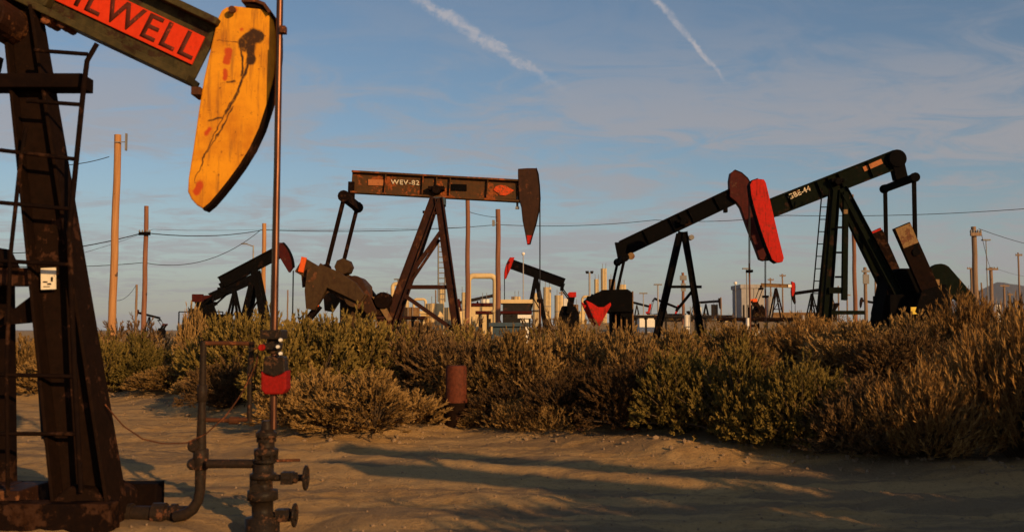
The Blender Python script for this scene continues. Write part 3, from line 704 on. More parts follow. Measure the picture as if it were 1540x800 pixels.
def piping():
    D=DR+.1
    root=thing('pipe_manifold',(P(303,0,D).x,D,0),'dark upright pipe loop with valves left of the foreground wellhead','pipework')
    r=MB(); r.path([P(306,514,D),P(305,560,D),P(303,640,D),P(302,697,D),P(301,735,D),P(298,752,D),P(290,765,D),P(280,772,D),P(262,777,D)],[.026,.026,.034,.045,.040,.04,.044,.045,.04],12)
    r.build('riser_pipe',M['pipe'],root)
    MB().lathe(P(304,600,D),[(.032,-.02),(.040,-.01),(.040,.10),(.032,.11)],10).build('pipe_collar',M['pipe'],root)
    MB().lathe(P(302,690,D),[(.05,-.08),(.06,-.07),(.06,.07),(.05,.08)],12).build('pipe_collar',M['pipe'],root)
    for x,y,s in((293,670,.05),(291,697,.045)): MB().lathe(P(x,y,D,-.05),[(s*.7,0),(s,.02),(s,.09),(s*.7,.11)],12,'y').box(P(x+6,y,D),(.09,.05,.05)).build('valve_cap',M['pipe'],root,bevel=.004)
    MB().path([P(306,516,D),P(345,516,D),P(382,517,D)],.0165,8).build('top_pipe',M['pipe_rust'],root)
    MB().path([P(310,631,D),P(345,632,D),P(378,630,D)],.017,8).lathe(P(352,632,D),[(.03,-.035),(.03,.035)],10,'x').build('cross_pipe',M['pipe_rust'],root)
    MB().path([P(379,518,D),P(376,560,D),P(375,632,D)],[.02,.022,.02],8).build('drop_pipe',M['pipe'],root)
    MB().path([P(400,520,D),P(382,524,D),P(374,545,D),P(374,575,D),P(384,560,D),P(388,530,D)],.007,6).build('hose',M['pipe_rust'],root)
    b=thing('flowline_pipe',P(240,775,D+.1),'thick oily flowline pipe on the ground between the pump foot and the riser','pipe')
    MB().tube(P(185,772,D+.1),P(282,772,D+.1),.062,n=14).lathe(P(240,772,D+.1),[(.085,-.05),(.085,.05)],14,'x').lathe(P(196,772,D+.1),[(.08,-.02),(.08,.02)],14,'x').lathe(P(262,772,D+.1),[(.078,-.02),(.078,.02)],14,'x').build('pipe',M['pipe'],b)
    MB().box(P(243,792,D+.1),(.16,.2,.1)).build('support_block',M['pipe_rust'],b)
    # sagging ground wire
    pts=[]
    for i in range(25):
        t=i/24; px=158+(386-158)*t
        s=np.interp(px,[158,185,215,245,280,310,340,365,386],[608,640,660,667,666,652,625,590,545]); pts.append(P(px,s,D-.05))
    w=MB().path(pts,.0055,5).build('sagging_wire',M['pipe_rust'],None,P(158,608,D)); w['label']='thin brown wire sagging between the pump post and the wellhead clamp'; w['category']='wire'
piping()
# rusty casing stub by the road
D=14.25; x=P(686,600,D).x; z=ghs(x,D)
st=thing('casing_stub',(x,D,z),'rust red upright pipe stub at the far road edge','pipe stub')
MB().lathe((x,D,z-.05),[(.15,0),(.165,.42),(.15,.43),(.15,.86),(.13,.89)],20).build('casing',M['stub'],st)
MB().lathe((x,D,z-.04),[(.170,0),(.170,.36)],20).build('dirty_sleeve',M['post_brown'],st)

# ---- B: brown pump jack in the middle
matsB=dict(beam=M['beam_b'],dark=M['black_rust'],head=M['head_b'],track=M['black_rust'],leg=M['leg_b'],eq=M['black_rust'],pitman=M['black_rust'],crank=M['crank_b'],gear=M['crank_b'],guard=M['head_b'],wire=M['wire'],tip=M['red'],orange=M['orange'],ladder=M['grey'],brown=M['crank_b'])
def extraB(root,K,p,m):
    bm=K['beam']; D=26
    def plate(x0,y0,x1,y1,mat,name,dy=-.035,t=.02): return MB().prism([P(x0,y0,D,dy),P(x0,y1,D,dy),P(x1,y1+.9,D,dy),P(x1,y0+.9,D,dy)],t).build(name,mat,bm)
    plate(554,270,577,279,M['plate_o'],'faded_plate')
    text_mesh('WEV-82','lettering',M['wletter'],bm,P(588,277.5,D,-.04),(1,0,-.035),(0,0,1),.175,.004,1.1,1.15,.02)
    plate(677,277,702,287,M['black'],'dark_plate')
    pl=plate(731,276,777,299,M['beam_b'],'rust_plate')
    MB().prism([P(x,y,D,-.07) for x,y in ((742,286),(746,281),(753,279),(760,280),(767,284),(773,287),(768,291),(760,295),(752,294),(747,290))],.01).build('red_emblem',M['orange_worn'],pl)
    MB().box(P(660,304,D),(.35,.5,.2)).build('saddle_block',M['blue'],root,bevel=.01)
    MB().tube(P(778,296,D),P(778,312,D),.03,n=6).box(P(778,313,D),(.10,.1,.06)).build('hanging_bolt',M['grey'],bm)
    MB().box(P(643,321,D,-.3),(.2,.1,.06)).build('step_bracket',M['black_rust'],root)
    MB().lathe(P(521,403,D,-.6),[(.20,0),(.22,.05),(.22,.5),(.2,.55)],8,'y').build('brake_drum',M['crank_b'],root,bevel=.01)
    for x,y,w,h in((455,398,.13,.38),(488,413,.12,.22),(474,456,.2,.13)): MB().box(P(x,y,D-1.2),(w,.07,h),Matrix.Rotation(R(12),3,'Y')).build('orange_marker',M['orange'],root)
    bt=MB()
    for k in range(5): c=P(480+k*13,413+k*8,D-1.33); bt.lathe(c,[(.045,0),(.045,.06)],6,'y')
    bt.build('bolt_row',M['leg_b'],root)
    MB().box(P(571,462,D-.5),(.55,.6,.45)).lathe(P(575,452,D-.9),[(.2,0),(.22,.05),(.22,.6),(.2,.65)],14,'y').build('motor',M['black_rust'],root,bevel=.02)
    MB().prism([P(560,446,D-.8),P(574,448,D-.8),P(590,480,D-.8),P(584,484,D-.8)],.1).build('motor_brace',M['tan'],root)
    MB().bar(P(456,408,D-1.1),P(458,432,D-1.1),.10,.07).build('weight_bolt',M['leg_b'],root)
    MB().bar(P(445,503,D-.9),P(480,460,D-.9),.14,.3).build('crank_guard',M['black_rust'],root)
headB=[(779,262),(779,254),(793,253),(806,253),(809,262),(811,280),(812,300),(810,318),(806,336),(801,352),(797,366),(793,366),(790,350),(786,330),(784,310),(781,300)]
pumpjack('pumpjack','brown rusted pump jack with level beam and dark head in the centre',26,(657,284),(784,288),(529,274),34,headB,
  [(806,253),(809,262),(811,280),(812,300),(810,318),(806,336),(801,352),(797,366)][::-1],
  legs=[((655,300),(562,562),-.3,-.75,13,17),((655,300),(562,562),.3,.85,11,14),((661,300),(699,562),-.3,-.7,12,15),((661,300),(695,562),.3,.7,11,13)],
  braces=[((664,352),(598,445),6,-.42),((662,362),(604,448),4,-.3),((612,433),(686,433),6,-.5),((604,440),(684,496),6,-.5),((652,323),(664,323),4,-.35)],mats=matsB,
  ladder=((654,346),(654,450),11,12,2.5),eq=(528,304),pins=(502,408),crank=((544,449),(464,402),24,1.1),
  weights=[([(478,408),(500,404),(520,412),(546,428),(560,446),(552,458),(528,446),(506,436),(498,452),(488,468),(476,466),(474,440)],.26,'brown')],
  gear=[(516,520),(516,440),(522,418),(545,418),(556,430),(558,520)],guard=((540,432),15,(566,470)),
  bridle=(812,296,452,.03),headt=.34,tip=[(792,354),(800,354),(797,366.5),(793,366.5)],extra=extraB,eqL=1.05,pw=.10)

# ---- C: black pump jack, beam rising to the right
matsC=dict(beam=M['black'],dark=M['black'],head=M['maroon'],track=M['black'],leg=M['black'],eq=M['black'],pitman=M['black'],crank=M['black'],gear=M['black'],guard=M['black'],wire=M['wire'],red=M['red'],black=M['black'])
headC=[(1098,296),(1097,272),(1099,260),(1105,256),(1115,260),(1124,268),(1130,278),(1137,296),(1145,318),(1151,340),(1154,362),(1153,382),(1149,392),(1143,390),(1134,366),(1124,340),(1114,312),(1108,304)]
def extraC(root,K,p,m):
    MB().box(P(1150,385,36.8),(.3,.25,.35)).build('bridle_lug',M['black'],K['head'])
    MB().bar(P(934,365,36.8),P(934,392,36.8),.45,.3,.2,.2).build('tail_hanger',M['black'],K['beam'])
    MB().lathe(P(943,389,36.8,-1.3),[(.13,0),(.13,.1)],10,'y').build('bearing_cap',M['tan'],root)
    for x in(922,930,938,947): MB().box(P(x,470,36.8,-.95),(.05,.05,1.5)).build('guard_rail',M['tan'],root)
    MB().lathe(P(1038,358,36.8,-.3),[(.1,0),(.1,.3)],8,'y').build('grease_cup',M['grey'],root)
    MB().box(P(1091,316,36.8),(.12,.25,.18)).build('beam_lug',M['black'],K['beam'])
pumpjack('pumpjack','black pump jack with dark maroon head behind the bright red one',36.8,(1025,333),(1113,290),(936,374),25,headC,
  [(1105,256),(1115,260),(1124,268),(1130,278),(1137,296),(1145,318),(1151,340),(1154,362),(1153,382),(1149,392)][::-1],
  legs=[((1022,350),(976,534),-.35,-.8,8,10),((1023,350),(984,534),.35,.8,7,8),((1027,350),(1053,534),-.35,-.8,8,10),((1030,350),(1069,534),.35,.9,7,8)],
  braces=[((1003,432),(1052,432),4,-.4),((1040,436),(1014,468),4,-.4)],mats=matsC,eq=(934,391),pins=(918,462),crank=((936,470),(884,450),14,1.0),
  weights=[([(880,452),(890,444),(902,438),(938,437),(945,442),(945,470),(905,470),(886,460)],.3,'black'),([(877,453),(886,457),(895,463),(903,463),(913,456),(914,460),(904,478),(897,491),(889,480)],.34,'red')],
  gear=[(918,534),(918,452),(926,438),(946,438),(948,445),(949,534)],bridle=(1151,388,446,.03),headt=.34,extra=extraC,eqL=1.2,pw=.10,pedestal=[(905,545),(905,500),(950,500),(950,545)])

# ---- D: green-black pump jack at the right, bright red head
matsD=dict(beam=M['green'],dark=M['black'],head=M['red'],track=M['black'],leg=M['green'],eq=M['black'],pitman=M['black'],crank=M['black_rust'],gear=M['black'],guard=M['green'],wire=M['wire'],tan=M['tan'],ladder=M['black'],black=M['black'])
headD=[(1128,278),(1131,272),(1140,269),(1149,270),(1152,275),(1158,300),(1165,330),(1172,360),(1179,388),(1177,394),(1168,395),(1161,390),(1152,368),(1144,345),(1136,318),(1130,295)]
def extraD(root,K,p,m):
    D=32; bm=K['beam']
    dx=Vector((.915,0,.403)); dz=Vector((-.403,0,.915))
    text_mesh('GBE-44','lettering',M['wletter'],bm,P(1186,301,D,-.045),dx,dz,.24,.005,1.0,1.05,.02)
    a=P(1312,249,D,-.035); MB().bar(a-dx*.33,a+dx*.33,.16,.02).build('orange_plate',M['plate_o'],bm)
    # rounded tail end
    MB().lathe(P(1347,240,D,-.2),[(.27,0),(.3,.03),(.3,.37),(.27,.4)],20,'y').bar(P(1347,240,D),P(1354,270,D),.4,.34).build('tail_casting',M['black'],bm,bevel=.02)
    MB().bar(P(1267,291,D,-.3),P(1258,452,D,-.75),.16,.16).build('leg',M['green'],root)
    for y in(345,382,418): MB().bar(P(1247,y,D,-.6),P(1262,y,D,-.6),.06,.06).build('brace',M['black'],root)
    # tan crusted crank tip, red far tip
    MB().bar(P(1335,346,D,-1.22),P(1347,374,D,-1.22),.5,.06).build('tan_tip',M['tan'],root)
    MB().bar(P(1333,342,D,1.2),P(1338,352,D,1.2),.5,.2).build('red_tip',M['red'],root)
    for x,y,w,mat in((1375,467,.22,M['yellow_bit']),(1391,470,.28,M['white']),(1404,470,.2,M['tan'])): MB().box(P(x,y,D-1.35),(w,.03,.22)).build('panel_plate',mat,root)
    MB().box(P(1409,425,D-.9),(.14,.08,.2)).build('guard_highlight',M['tan'],root)  # small tan box standing in for a yellowish highlight by the belt guard
    MB().box(P(1275,298,D,-.3),(.14,.1,.14)).build('bracket',M['tan'],root)
    MB().box(P(1262,322,D,-.6),(.12,.1,.14)).build('sign_tag',M['tan'],root)
pumpjack('pumpjack','dark green pump jack with bright red head and tall crank slabs at the right',32,(1256,272),(1148,318),(1347,240),29,headD,
  [(1140,269),(1131,272),(1128,278),(1130,295),(1136,318),(1144,345),(1152,368),(1161,390),(1168,395)],
  legs=[((1252,288),(1226,546),-.35,-.8,11,13),((1256,288),(1238,546),.35,.8,9,11),((1262,285),(1392,546),-.3,-.7,13,15),((1262,285),(1398,546),.3,.7,11,13)],
  braces=[((1236,438),(1262,438),9,-.7),((1300,470),(1240,470),6,0)],mats=matsD,ladder=((1229,290),(1213,470),11,10,-.9),eq=(1352,276),pins=(1354,384),
  crank=((1383,455),(1334,345),26,1.15),weights=[([(1360,440),(1395,430),(1405,470),(1385,500),(1350,470)],.2,'black')],
  gear=[(1318,546),(1318,470),(1330,415),(1345,405),(1378,405),(1390,420),(1396,440),(1396,546)],guard=((1398,418),19,(1440,452)),
  bridle=(1127,296,408,.03),headt=.34,extra=extraD,eqL=1.2,pw=.12,tf=.05,base=True,pedestal=[(1325,546),(1325,444),(1396,444),(1396,546)])

# ------------------------------------------------------------------ smaller pump jacks farther off
def minipump(label,px,py,D,dirn,th,beam,headm,leg,bd=.46,lw=1.0,yaw=0,plate=None,crank_up=60,extra_rail=False,R_=2.9,wmat=None,lr=2.3,lf=2.55):
    X=xp(px,D); gz=ghs(X,D); H=zp(py,D)-gz; k=H/4.5
    root=thing('pumpjack',(X,D,gz),label,'oil pump','pumpjacks in the oil field'); root.rotation_euler=(0,0,yaw+(0 if dirn>0 else math.pi))
    o=Vector((X,D,gz)); V=lambda x,z,y=0.:o+Vector((x*k,y*k,z*k)); t=R(th); c,s=math.cos(t),math.sin(t)
    B=lambda a,b:V(a*c-b*s,4.5+a*s+b*c)
    bm=MB().ibeam(B(-lr,.22),B(lf,.22),bd*k,.3*k,.06*k).build('walking_beam',beam,root)
    if plate: MB().bar(B(1.5,.22)-Vector((0,.17*k,0)),B(2.3,.22)-Vector((0,.17*k,0)),.3*k,.02).build('name_plate',plate,bm)
    arc=[B(R_*math.cos(R(a)),R_*math.sin(R(a))) for a in(16,9,2,-5,-12,-19,-26)]
    hd=[B(lf-.1,.8)]+arc+[B(lf-.05,-1.0),B(lf-.1,-.2)]
    h=MB().prism(hd,.42*k).build('horse_head',headm,root); MB().strip(arc[::-1],.46*k,.04*k,sum(hd,Vector())/len(hd)).build('cable_track',leg,h)
    for sx,sy in((-1,-1),(-1,1),(1,-1),(1,1)): MB().bar(V(0,4.4,sy*.25),V(.85*sx,0.05,sy*.8),.17*k*lw,.14*k*lw).build('leg',leg,root)
    MB().bar(V(-.55,1.7,-.6),V(.55,1.7,-.6),.1*k,.08*k).bar(V(-.6,1.4,-.65),V(.35,3,-.45),.08*k,.08*k).build('brace',leg,root)
    T=B(-lr,-.25); MB().bar(T-Vector((0,1.0*k,0)),T+Vector((0,1.0*k,0)),.2*k,.26*k,up=(0,0,1)).bar(B(-lr,.2),T,.2*k,.3*k).build('equalizer',leg,root)
    hub=V(-lr-.35,1.7); ca=R(180-crank_up); tip=hub+Vector((math.cos(ca)*1.3*k,0,math.sin(ca)*1.3*k)); pin=hub.lerp(tip,.6)
    for sy in(-1,1):
        y=Vector((0,sy*.95*k,0)); MB().bar(T+y,pin+y,.09*k,.08*k).build('pitman_arm',leg,root)
        cr=MB().bar(hub-(tip-hub)*.15+y*.85,tip+y*.85,.42*k,.16*k).build('crank_arm',leg,root)
        MB().box(tip+y*.9,(.55*k,.2*k,.4*k)).build('counterweight',wmat or headm,cr)
    MB().prism([V(-lr-1.1,0),V(-lr-1.1,1.5),V(-lr-.8,2.1),V(-lr+.2,2.1),V(-lr+.45,1.5),V(-lr+.45,0)],.9*k).build('gear_reducer',leg,root)
    MB().box(V(-.9,.12),(5.4*k,1.3*k,.24*k)).build('skid_base',leg,root)
    xr=R_*1.0; MB().tube(V(xr+.0,4.4+min(0,s*2.6)),V(xr,.3),.035*k,n=6).build('polished_rod',leg,root)
    MB().lathe(V(xr,0),[(.14*k,0),(.14*k,.7*k),(.08*k,.8*k),(.08*k,1.1*k)],8).build('wellhead_casing',leg,root)
    if extra_rail:
        g=MB()
        for i in range(4): g.bar(V(-3.6+i*.75,0,-1.3),V(-3.6+i*.75,2.2,-1.3),.06,.06)
        for z in(1.2,2.2): g.bar(V(-3.6,z,-1.3),V(-1.35,z,-1.3),.06,.06)
        g.build('guard_rail',leg,root)
    return root
minipump('small black pump jack with upward beam seen left of the polished rod',384,404,60,1,28,M['black'],M['maroon'],M['black'],bd=.64,lw=1.6,extra_rail=True,R_=1.95,lf=1.5,lr=2.0,crank_up=70)
minipump('small black pump jack crowded behind the one left of the polished rod',352,436,85,1,24,M['black'],M['black_rust'],M['black'],bd=.7,R_=2.2,lf=1.8,lr=2.0,extra_rail=True)
minipump('small pump jack with bright red head facing left below the brown pump head',806,415,82,-1,20,M['black'],M['red'],M['black'],bd=.78,lw=1.9,plate=M['tan'],crank_up=80,R_=2.5,lf=2.2)
minipump('tiny far pump jack with maroon head between the legs of the brown pump',718,452,170,-1,-12,M['darkbox'],M['maroon'],M['black'])
minipump('small distant pump jack with red head facing right left of the green pump ladder',1168,432,110,1,-2,M['tan'],M['red'],M['black_rust'],plate=M['white'],R_=2.4,lf=2.05,lr=1.9,wmat=M['orange'])
minipump('tiny dark distant pump jack just behind the ladder of the green pump',1222,440,140,-1,-8,M['black'],M['black_rust'],M['black'])
minipump('tiny distant pump jack right of the legs of the black pump',1062,456,230,1,4,M['black'],M['black_rust'],M['black'],wmat=M['black'])
minipump('tiny far pump jack with red head just right of the black gearbox',958,458,240,1,-14,M['black'],M['red'],M['darkbox'])
minipump('tiny far pump jack with red head seen between the legs of the black pump',1000,457,250,1,-22,M['black'],M['red'],M['darkbox'],wmat=M['red'])
minipump('tiny far dark pump jack at the left behind the thin brown pole',224,476,190,-1,14,M['black'],M['maroon'],M['black'])
minipump('tiny far pump jack with red counterweight left of the green pump gearbox',1316,457,210,-1,10,M['black'],M['black_rust'],M['black'],wmat=M['red'])

# ------------------------------------------------------------------ poles, lamps, masts
def pole(px,topy,D,wpx,mat,label,arm=None,name='utility_pole',cat='utility pole',group='wooden utility poles',rake=0,top_w=.8,bits=()):
    X=xp(px,D); H=zp(topy,D); r=wpx*D/F/2
    root=thing(name,(X,D,0),label,cat,group)
    n=10; pts=[Vector((X+rake*i/n*D/F+ .012*math.sin(i*1.7),D,-.1+(H+.1)*i/n)) for i in range(n+1)]
    MB().path(pts,[r*(1-(1-top_w)*i/n) for i in range(n+1)],14).build('pole',mat,root)
    if arm:
        for (ay,l,th,mm) in arm:
            z=zp(ay,D); MB().box((X,D-r-.05,z),(l*D/F,.1,th*D/F)).build('crossarm',mm,root)
            for sx in(-.45,-.2,.2,.45): MB().lathe((X+sx*l*D/F,D-r-.05,z+th*D/F/2),[(.04,0),(.055,.05),(.03,.12)],8).build('insulator',M['grey'],root)
    for (bx,by,w,h) in bits:
        MB().box((xp(bx,D),D-r,zp(by,D)),(w*D/F,.12,h*D/F)).bar((xp(bx,D),D-r,zp(by,D)),(X,D-r,zp(by,D)),.03,.03).build('bracket',M['grey'],root)
    return root
pole(168,203,36,12,M['wood'],'tall pale orange bare wooden pole left of the yellow head',top_w=.84,rake=2,bits=((185,215,2,26),))
pole(216,310,55,8,M['wood_dark'],'brown wooden pole with a small dark crossarm right of the tall pale pole',arm=[(352,17,5,M['black'])])
pole(395,336,72,7,M['wood'],'short brown wooden pole just left of the polished rod',top_w=.9)
pole(204,428,140,4,M['wood_grey'],'thin small grey pole between the two left poles')
pole(703,298,40,8,M['wood_dark'],'dark red brown pole rising behind the brown beam')
pole(749,315,48,8,M['wood_dark'],'brown pole standing between the brown pump legs and its head',top_w=.9,bits=((742,336,4,9),))
pole(1287,343,46,7,M['wood_dark'],'brown pole behind the legs of the green pump')
pole(1469,341,42,9,M['wood_grey'],'wooden pole with one short crossarm at the right',arm=[(353,16,5,M['wood_grey'])])
pole(1493,402,95,6,M['wood_grey'],'grey brown pole with crossarm right of the crossarm pole',arm=[(405,18,3,M['wood_grey'])])
pole(1463,403,130,4,M['wood_grey'],'thin distant pole left of the crossarm pole',arm=[(404,14,2,M['wood_grey'])])
pole(1512,428,190,4,M['wood_grey'],'tiny distant pole far right above the hills',arm=[(430,14,2,M['wood_grey'])])
pole(1028,410,85,5,M['wood_dark'],'brown pole with grey transformer seen through the black pump legs',bits=((1028,418,10,7),(1028,432,7,12)))
pole(1303,402,90,6,M['wood_grey'],'pole with equipment boxes just left of the green pump strut',bits=((1303,420,9,14),(1303,408,12,3)))
pole(1318,405,90,3,M['wood_grey'],'thinner pole beside the pole with equipment boxes')
pole(1535,380,120,3,M['wood_grey'],'thin pole at the far right picture edge',arm=[(384,10,2,M['wood_grey'])])
def lamp(px,topy,D,label,style='T',mat='grey',w=3):
    X=xp(px,D); H=zp(topy,D); s=D/F
    root=thing('light_pole',(X,D,0),label,'light pole','light poles in the oil field')
    MB().tube((X,D,0),(X,D,H),w*s/2,w*s/2.8,n=8).build('pole',M[mat],root)
    if style=='T': MB().box((X,D,H),(12*s,.3,2*s)).build('lamp_bar',M['grey'],root)
    if style=='L': MB().bar((X,D,H-.1),(X-14*s,D,H+.2),.10,.10).box((X-14*s,D,H+.15),(9*s,.3,1.6*s)).build('lamp_arm',M['grey'],root)
    if style=='two':
        for q in(-3.5,3.5): MB().lathe((X+q*s,D,H-.1),[(1.6*s,0),(2.6*s,2*s),(2.4*s,4*s)],8).build('lamp_head',M['darkbox'],root)
    if style=='ball': MB().lathe((X,D,H-2*s),[(1.2*s,0),(2.6*s,1.4*s),(2.6*s,3.4*s),(1*s,4.6*s)],8).build('lamp_head',M['white'],root)
lamp(379,369,95,'grey street light with arm left of the polished rod','L','palegrey')
lamp(887,410,95,'pale twin headed light mast left of the black gearbox','two','palegrey',4)
lamp(990,428,110,'grey T shaped light mast left of the black pump legs','T','palegrey')
lamp(968,441,150,'small T shaped light mast right of the black gearbox','T','palegrey',2)
lamp(1107,426,100,'white globed light pole right of the black pump legs','ball','grey',2)
lamp(1487,361,75,'thin grey light mast right of the crossarm pole','T','grey',2)
lamp(787,382,80,'thin pale lamp post behind the small red headed pump','ball','palegrey',2)
lamp(1124,404,85,'thin twin rod mast below the maroon head','T','grey',2)
lamp(598,420,100,'grey post with square lamp left of the brown pump legs','T','grey',3)

for i,(px,ty,D) in enumerate([(432,436,130),(560,440,150),(578,450,170),(770,446,160),(845,438,170),(1043,440,200),(1085,447,210),(1160,418,150),(1178,412,140),(1262,430,180),(1275,441,200),(1430,438,220),(1478,425,160),(1450,432,210),(1520,440,210),(655,436,150)]):
    pole(px,ty,D,2.6,M['wood_grey'],'one of the many thin distant poles on the horizon',arm=[(ty+3,9,1.6,M['wood_grey'])] if i%3 else None,group='thin distant poles')
def rack(x0,x1,y,D,mat,n,label):
    X0,X1=xp(x0,D),xp(x1,D); root=thing('pipe_rack',((X0+X1)/2,D,0),label,'pipe rack','pipe racks in the oil field'); z=zp(y,D)
    for k in range(3): MB().tube((X0,D+.35*k,z-.02*k),(X1,D+.35*k,z-.02*k),.11-.02*k,n=8).build('pipe',M[mat] if k<2 else M['cream'],root)
    for i in range(n):
        x=X0+(X1-X0)*(i+.5)/n; MB().box((x,D+.35,z/2-.1),(.14,.14,z-.15)).box((x,D+.35,z-.16),(.14,1.1,.1)).build('support',M['darkbox'],root)
rack(560,640,478,60,'leg_b',6,'maroon pipe rack left of the rear leg of the brown pump')
rack(715,800,470,66,'maroon',7,'maroon pipe rack between the two brown poles and the small red headed pump')
rack(950,1070,476,72,'darkbox',8,'dark pipe rack behind the legs of the black pump')
rack(1080,1230,480,68,'black_rust',9,'dark rusty pipe rack in front of the pale grey plant buildings')
# power lines
def wire(pts,D,label,r=.018,sag=None):
    P3=[]
    for i in range(len(pts)-1):
        a,b=pts[i],pts[i+1]; da=a[2] if len(a)>2 else D; db=b[2] if len(b)>2 else D
        A,B=P(a[0],a[1],da),P(b[0],b[1],db)
        for k in range(16):
            t=k/16; v=A.lerp(B,t); v.z-=4*t*(1-t)*(sag[i] if sag else .25); P3.append(v)
    P3.append(B); o=MB().path(P3,r,5).build('power_line',M['wire'],None,P3[0]); o['label']=label; o['category']='power line'; o['group']='overhead power lines'
wire([(-60,378,60),(216,350,55),(395,346,72),(749,338,90),(985,331,90),(1180,324,85),(1700,299,80)],70,'long upper overhead wire crossing the whole sky behind the pumps',.028,[.5,.3,.3,.3,.3,.5])
wire([(-60,396,60),(216,395,60),(392,346,72)],60,'lower overhead wire rising to the short brown pole',.022,[.25,1.0])
wire([(60,250,30),(164,236,36)],33,'short wire reaching the top of the tall pale pole',.014,[.1])
wire([(112,384,70),(230,345,80),(395,345,90),(703,342,90)],80,'faint second overhead wire above the short brown pole',.014,[.1,.1,.1])
wire([(1472,344,42),(1700,372,60)],50,'thin wire sagging right from the crossarm pole',.012,[.6])
wire([(1476,352,42),(1493,402,95),(1700,390,95)],70,'lower wire running from the crossarm pole to the distant pole',.012,[.6,1.5])
wire([(176,452,120),(204,430,140)],120,'short wire to the thin small grey pole',.03,[.5])
wire([(703,318,44),(749,327,48)],46,'short wire between the two brown poles beneath the beam',.012,[.05])

# ------------------------------------------------------------------ tanks and plant in the field
def tank(px0,px1,topy,D,mat,label,cone=.12,bands=True):
    s=D/F; X=xp((px0+px1)/2,D); r=(px1-px0)/2*s; H=zp(topy,D)
    root=thing('storage_tank',(X,D,0),label,'storage tank','storage tanks in the oil field')
    MB().lathe((X,D,0),[(r,0),(r,H-cone*r)],28).build('shell',M[mat],root)
    MB().lathe((X,D,0),[(r*1.02,H-cone*r),(r*1.02,H-cone*r+.05),(r*.2,H),(.05,H+.02)],28).build('roof',M[mat],root)
    b=MB()
    for z in(.33,.66): b.lathe((X,D,H*z),[(r*1.012,0),(r*1.012,.08)],28)
    b.build('band',M['grey'],root)
    l=MB(); 
    for q in(-.2,.2): l.tube((X+q,D-r-.15,0),(X+q,D-r-.15,H+.6),.03,n=5)
    l.build('ladder',M['grey'],root)
tank(640,667,456,92,'cream','cream storage tank between the brown pump legs')
tank(668,691,462,95,'cream','lower cream tank right beside the cream tank at the brown pump legs')
tank(606,631,462,88,'tan','brown tan tank at the left leg of the brown pump')
tank(817,829,432,100,'cream','tall narrow cream tank behind the legs of the red headed small pump')
tank(834,847,444,102,'cream','cream tank right behind the red headed small pump')
tank(894,901,420,120,'cream','slim cream vessel behind the black gearbox left side')
tank(904,913,404,122,'cream','tallest slim cream tower behind the black gearbox')
tank(916,926,420,124,'tan','slim tan vessel right of the tall cream tower')
tank(660,668,433,110,'cream','slim cream column above the cream tanks')
tank(1029,1037,474,70,'white','small white tank at the foot of the black pump legs')
tank(1495,1505,459,80,'white','small bright white tank at the far right')
tank(694,702,440,105,'cream','narrow cream vessel right of the brown pump front leg')
tank(858,870,458,110,'tan','squat tan tank left of the black gearbox')
tank(573,587,447,105,'tan','small tan tank right of the brown gearbox and motor')
tank(722,736,450,98,'white','white tank seen under the large cream bent pipe')
tank(771,783,446,112,'cream','cream tank just left of the small red headed pump legs')
tank(801,812,441,108,'cream','tall cream tank directly behind the small red headed pump beam')
tank(845,855,449,118,'white','white tank right of the small red headed pump')
tank(1044,1055,462,120,'white','small white tank right of the black pump legs')
tank(1070,1080,458,125,'tan','small tan tank left of the white globed light pole')
tank(1153,1163,446,135,'palegrey','grey tank right of the tall grey plant buildings')
tank(1242,1254,448,140,'tan','far tan tank behind the feet of the green pump')
tank(930,942,428,130,'cream','far cream tower rising above the black gearbox')
def upipe(x0,x1,topy,y1,D,wpx,label,mat='cream',x0foot=True):
    s=D/F; r=wpx*s/2; a=[];root=thing('pipe_arch',(xp((x0+x1)/2,D),D,0),label,'pipe')
    X0,X1=xp(x0,D),xp(x1,D); H=zp(topy,D); rr=min(abs(X1-X0)/2,.3)
    for k in range(7):
        t=math.pi/2*k/6; a.append(Vector((X1-rr+rr*math.sin(t),D,H-rr+rr*math.cos(t))))
    left=[Vector((X0+rr-rr*math.sin(math.pi/2*k/6),D,H-rr+rr*math.cos(math.pi/2*k/6))) for k in range(7)][::-1] if x0foot else []
    pts=([Vector((X0,D,0))] if x0foot else [Vector((X0,D,H))])+left+a+[Vector((X1,D,0))]
    MB().path(pts,r,12).build('pipe',M[mat],root)
    MB().lathe((X1,D,H*.55),[(r*1.5,0),(r*1.5,.12)],12).build('flange',M[mat],root)
upipe(590,612,427,480,90,6,'small cream arched pipe left of the brown pump legs')
upipe(622,640,450,480,100,4,'small cream arched pipe behind the tan tank')
upipe(876,890,446,480,105,4,'small cream arched pipe under the twin headed mast')
upipe(704,745,415,480,55,8.5,'large cream bent pipe between the two brown poles')
def shed(px0,px1,y0,D,mat,label,dpt=5,roof=None,name='equipment_shed',cat='shed',legs=False,win=0,z0=0):
    s=D/F; X=xp((px0+px1)/2,D); w=(px1-px0)*s; H=zp(y0,D)
    root=thing(name,(X,D,0),label,cat)
    MB().box((X,D+dpt/2,z0+(H-z0)*.47),(w,dpt,(H-z0)*.94)).build('wall',M[mat],root)
    MB().box((X,D+dpt/2,H*.97),(w+.3,dpt+.3,H*.06+.05)).build('roof',M[roof or mat],root)
    for i in range(win):
        xx=X-w/2+w*(i+.5)/win; MB().box((xx,D-.02,H*.5),(w/win*.4,.08,H*.3)).build('door' if i==0 else 'window',M['darkbox'],root)
shed(1116,1134,428,120,'palegrey','left tall pale grey plant building under the maroon head',win=3)
shed(1135,1150,428,123,'palegrey','right tall pale grey plant building beside its twin under the maroon head',win=2)
shed(962,986,474,75,'white','low white trailer box right of the black gearbox',2.4,name='trailer',cat='trailer')
shed(1060,1100,474,150,'darkbox','long dark low shed left of the light pole',win=3)
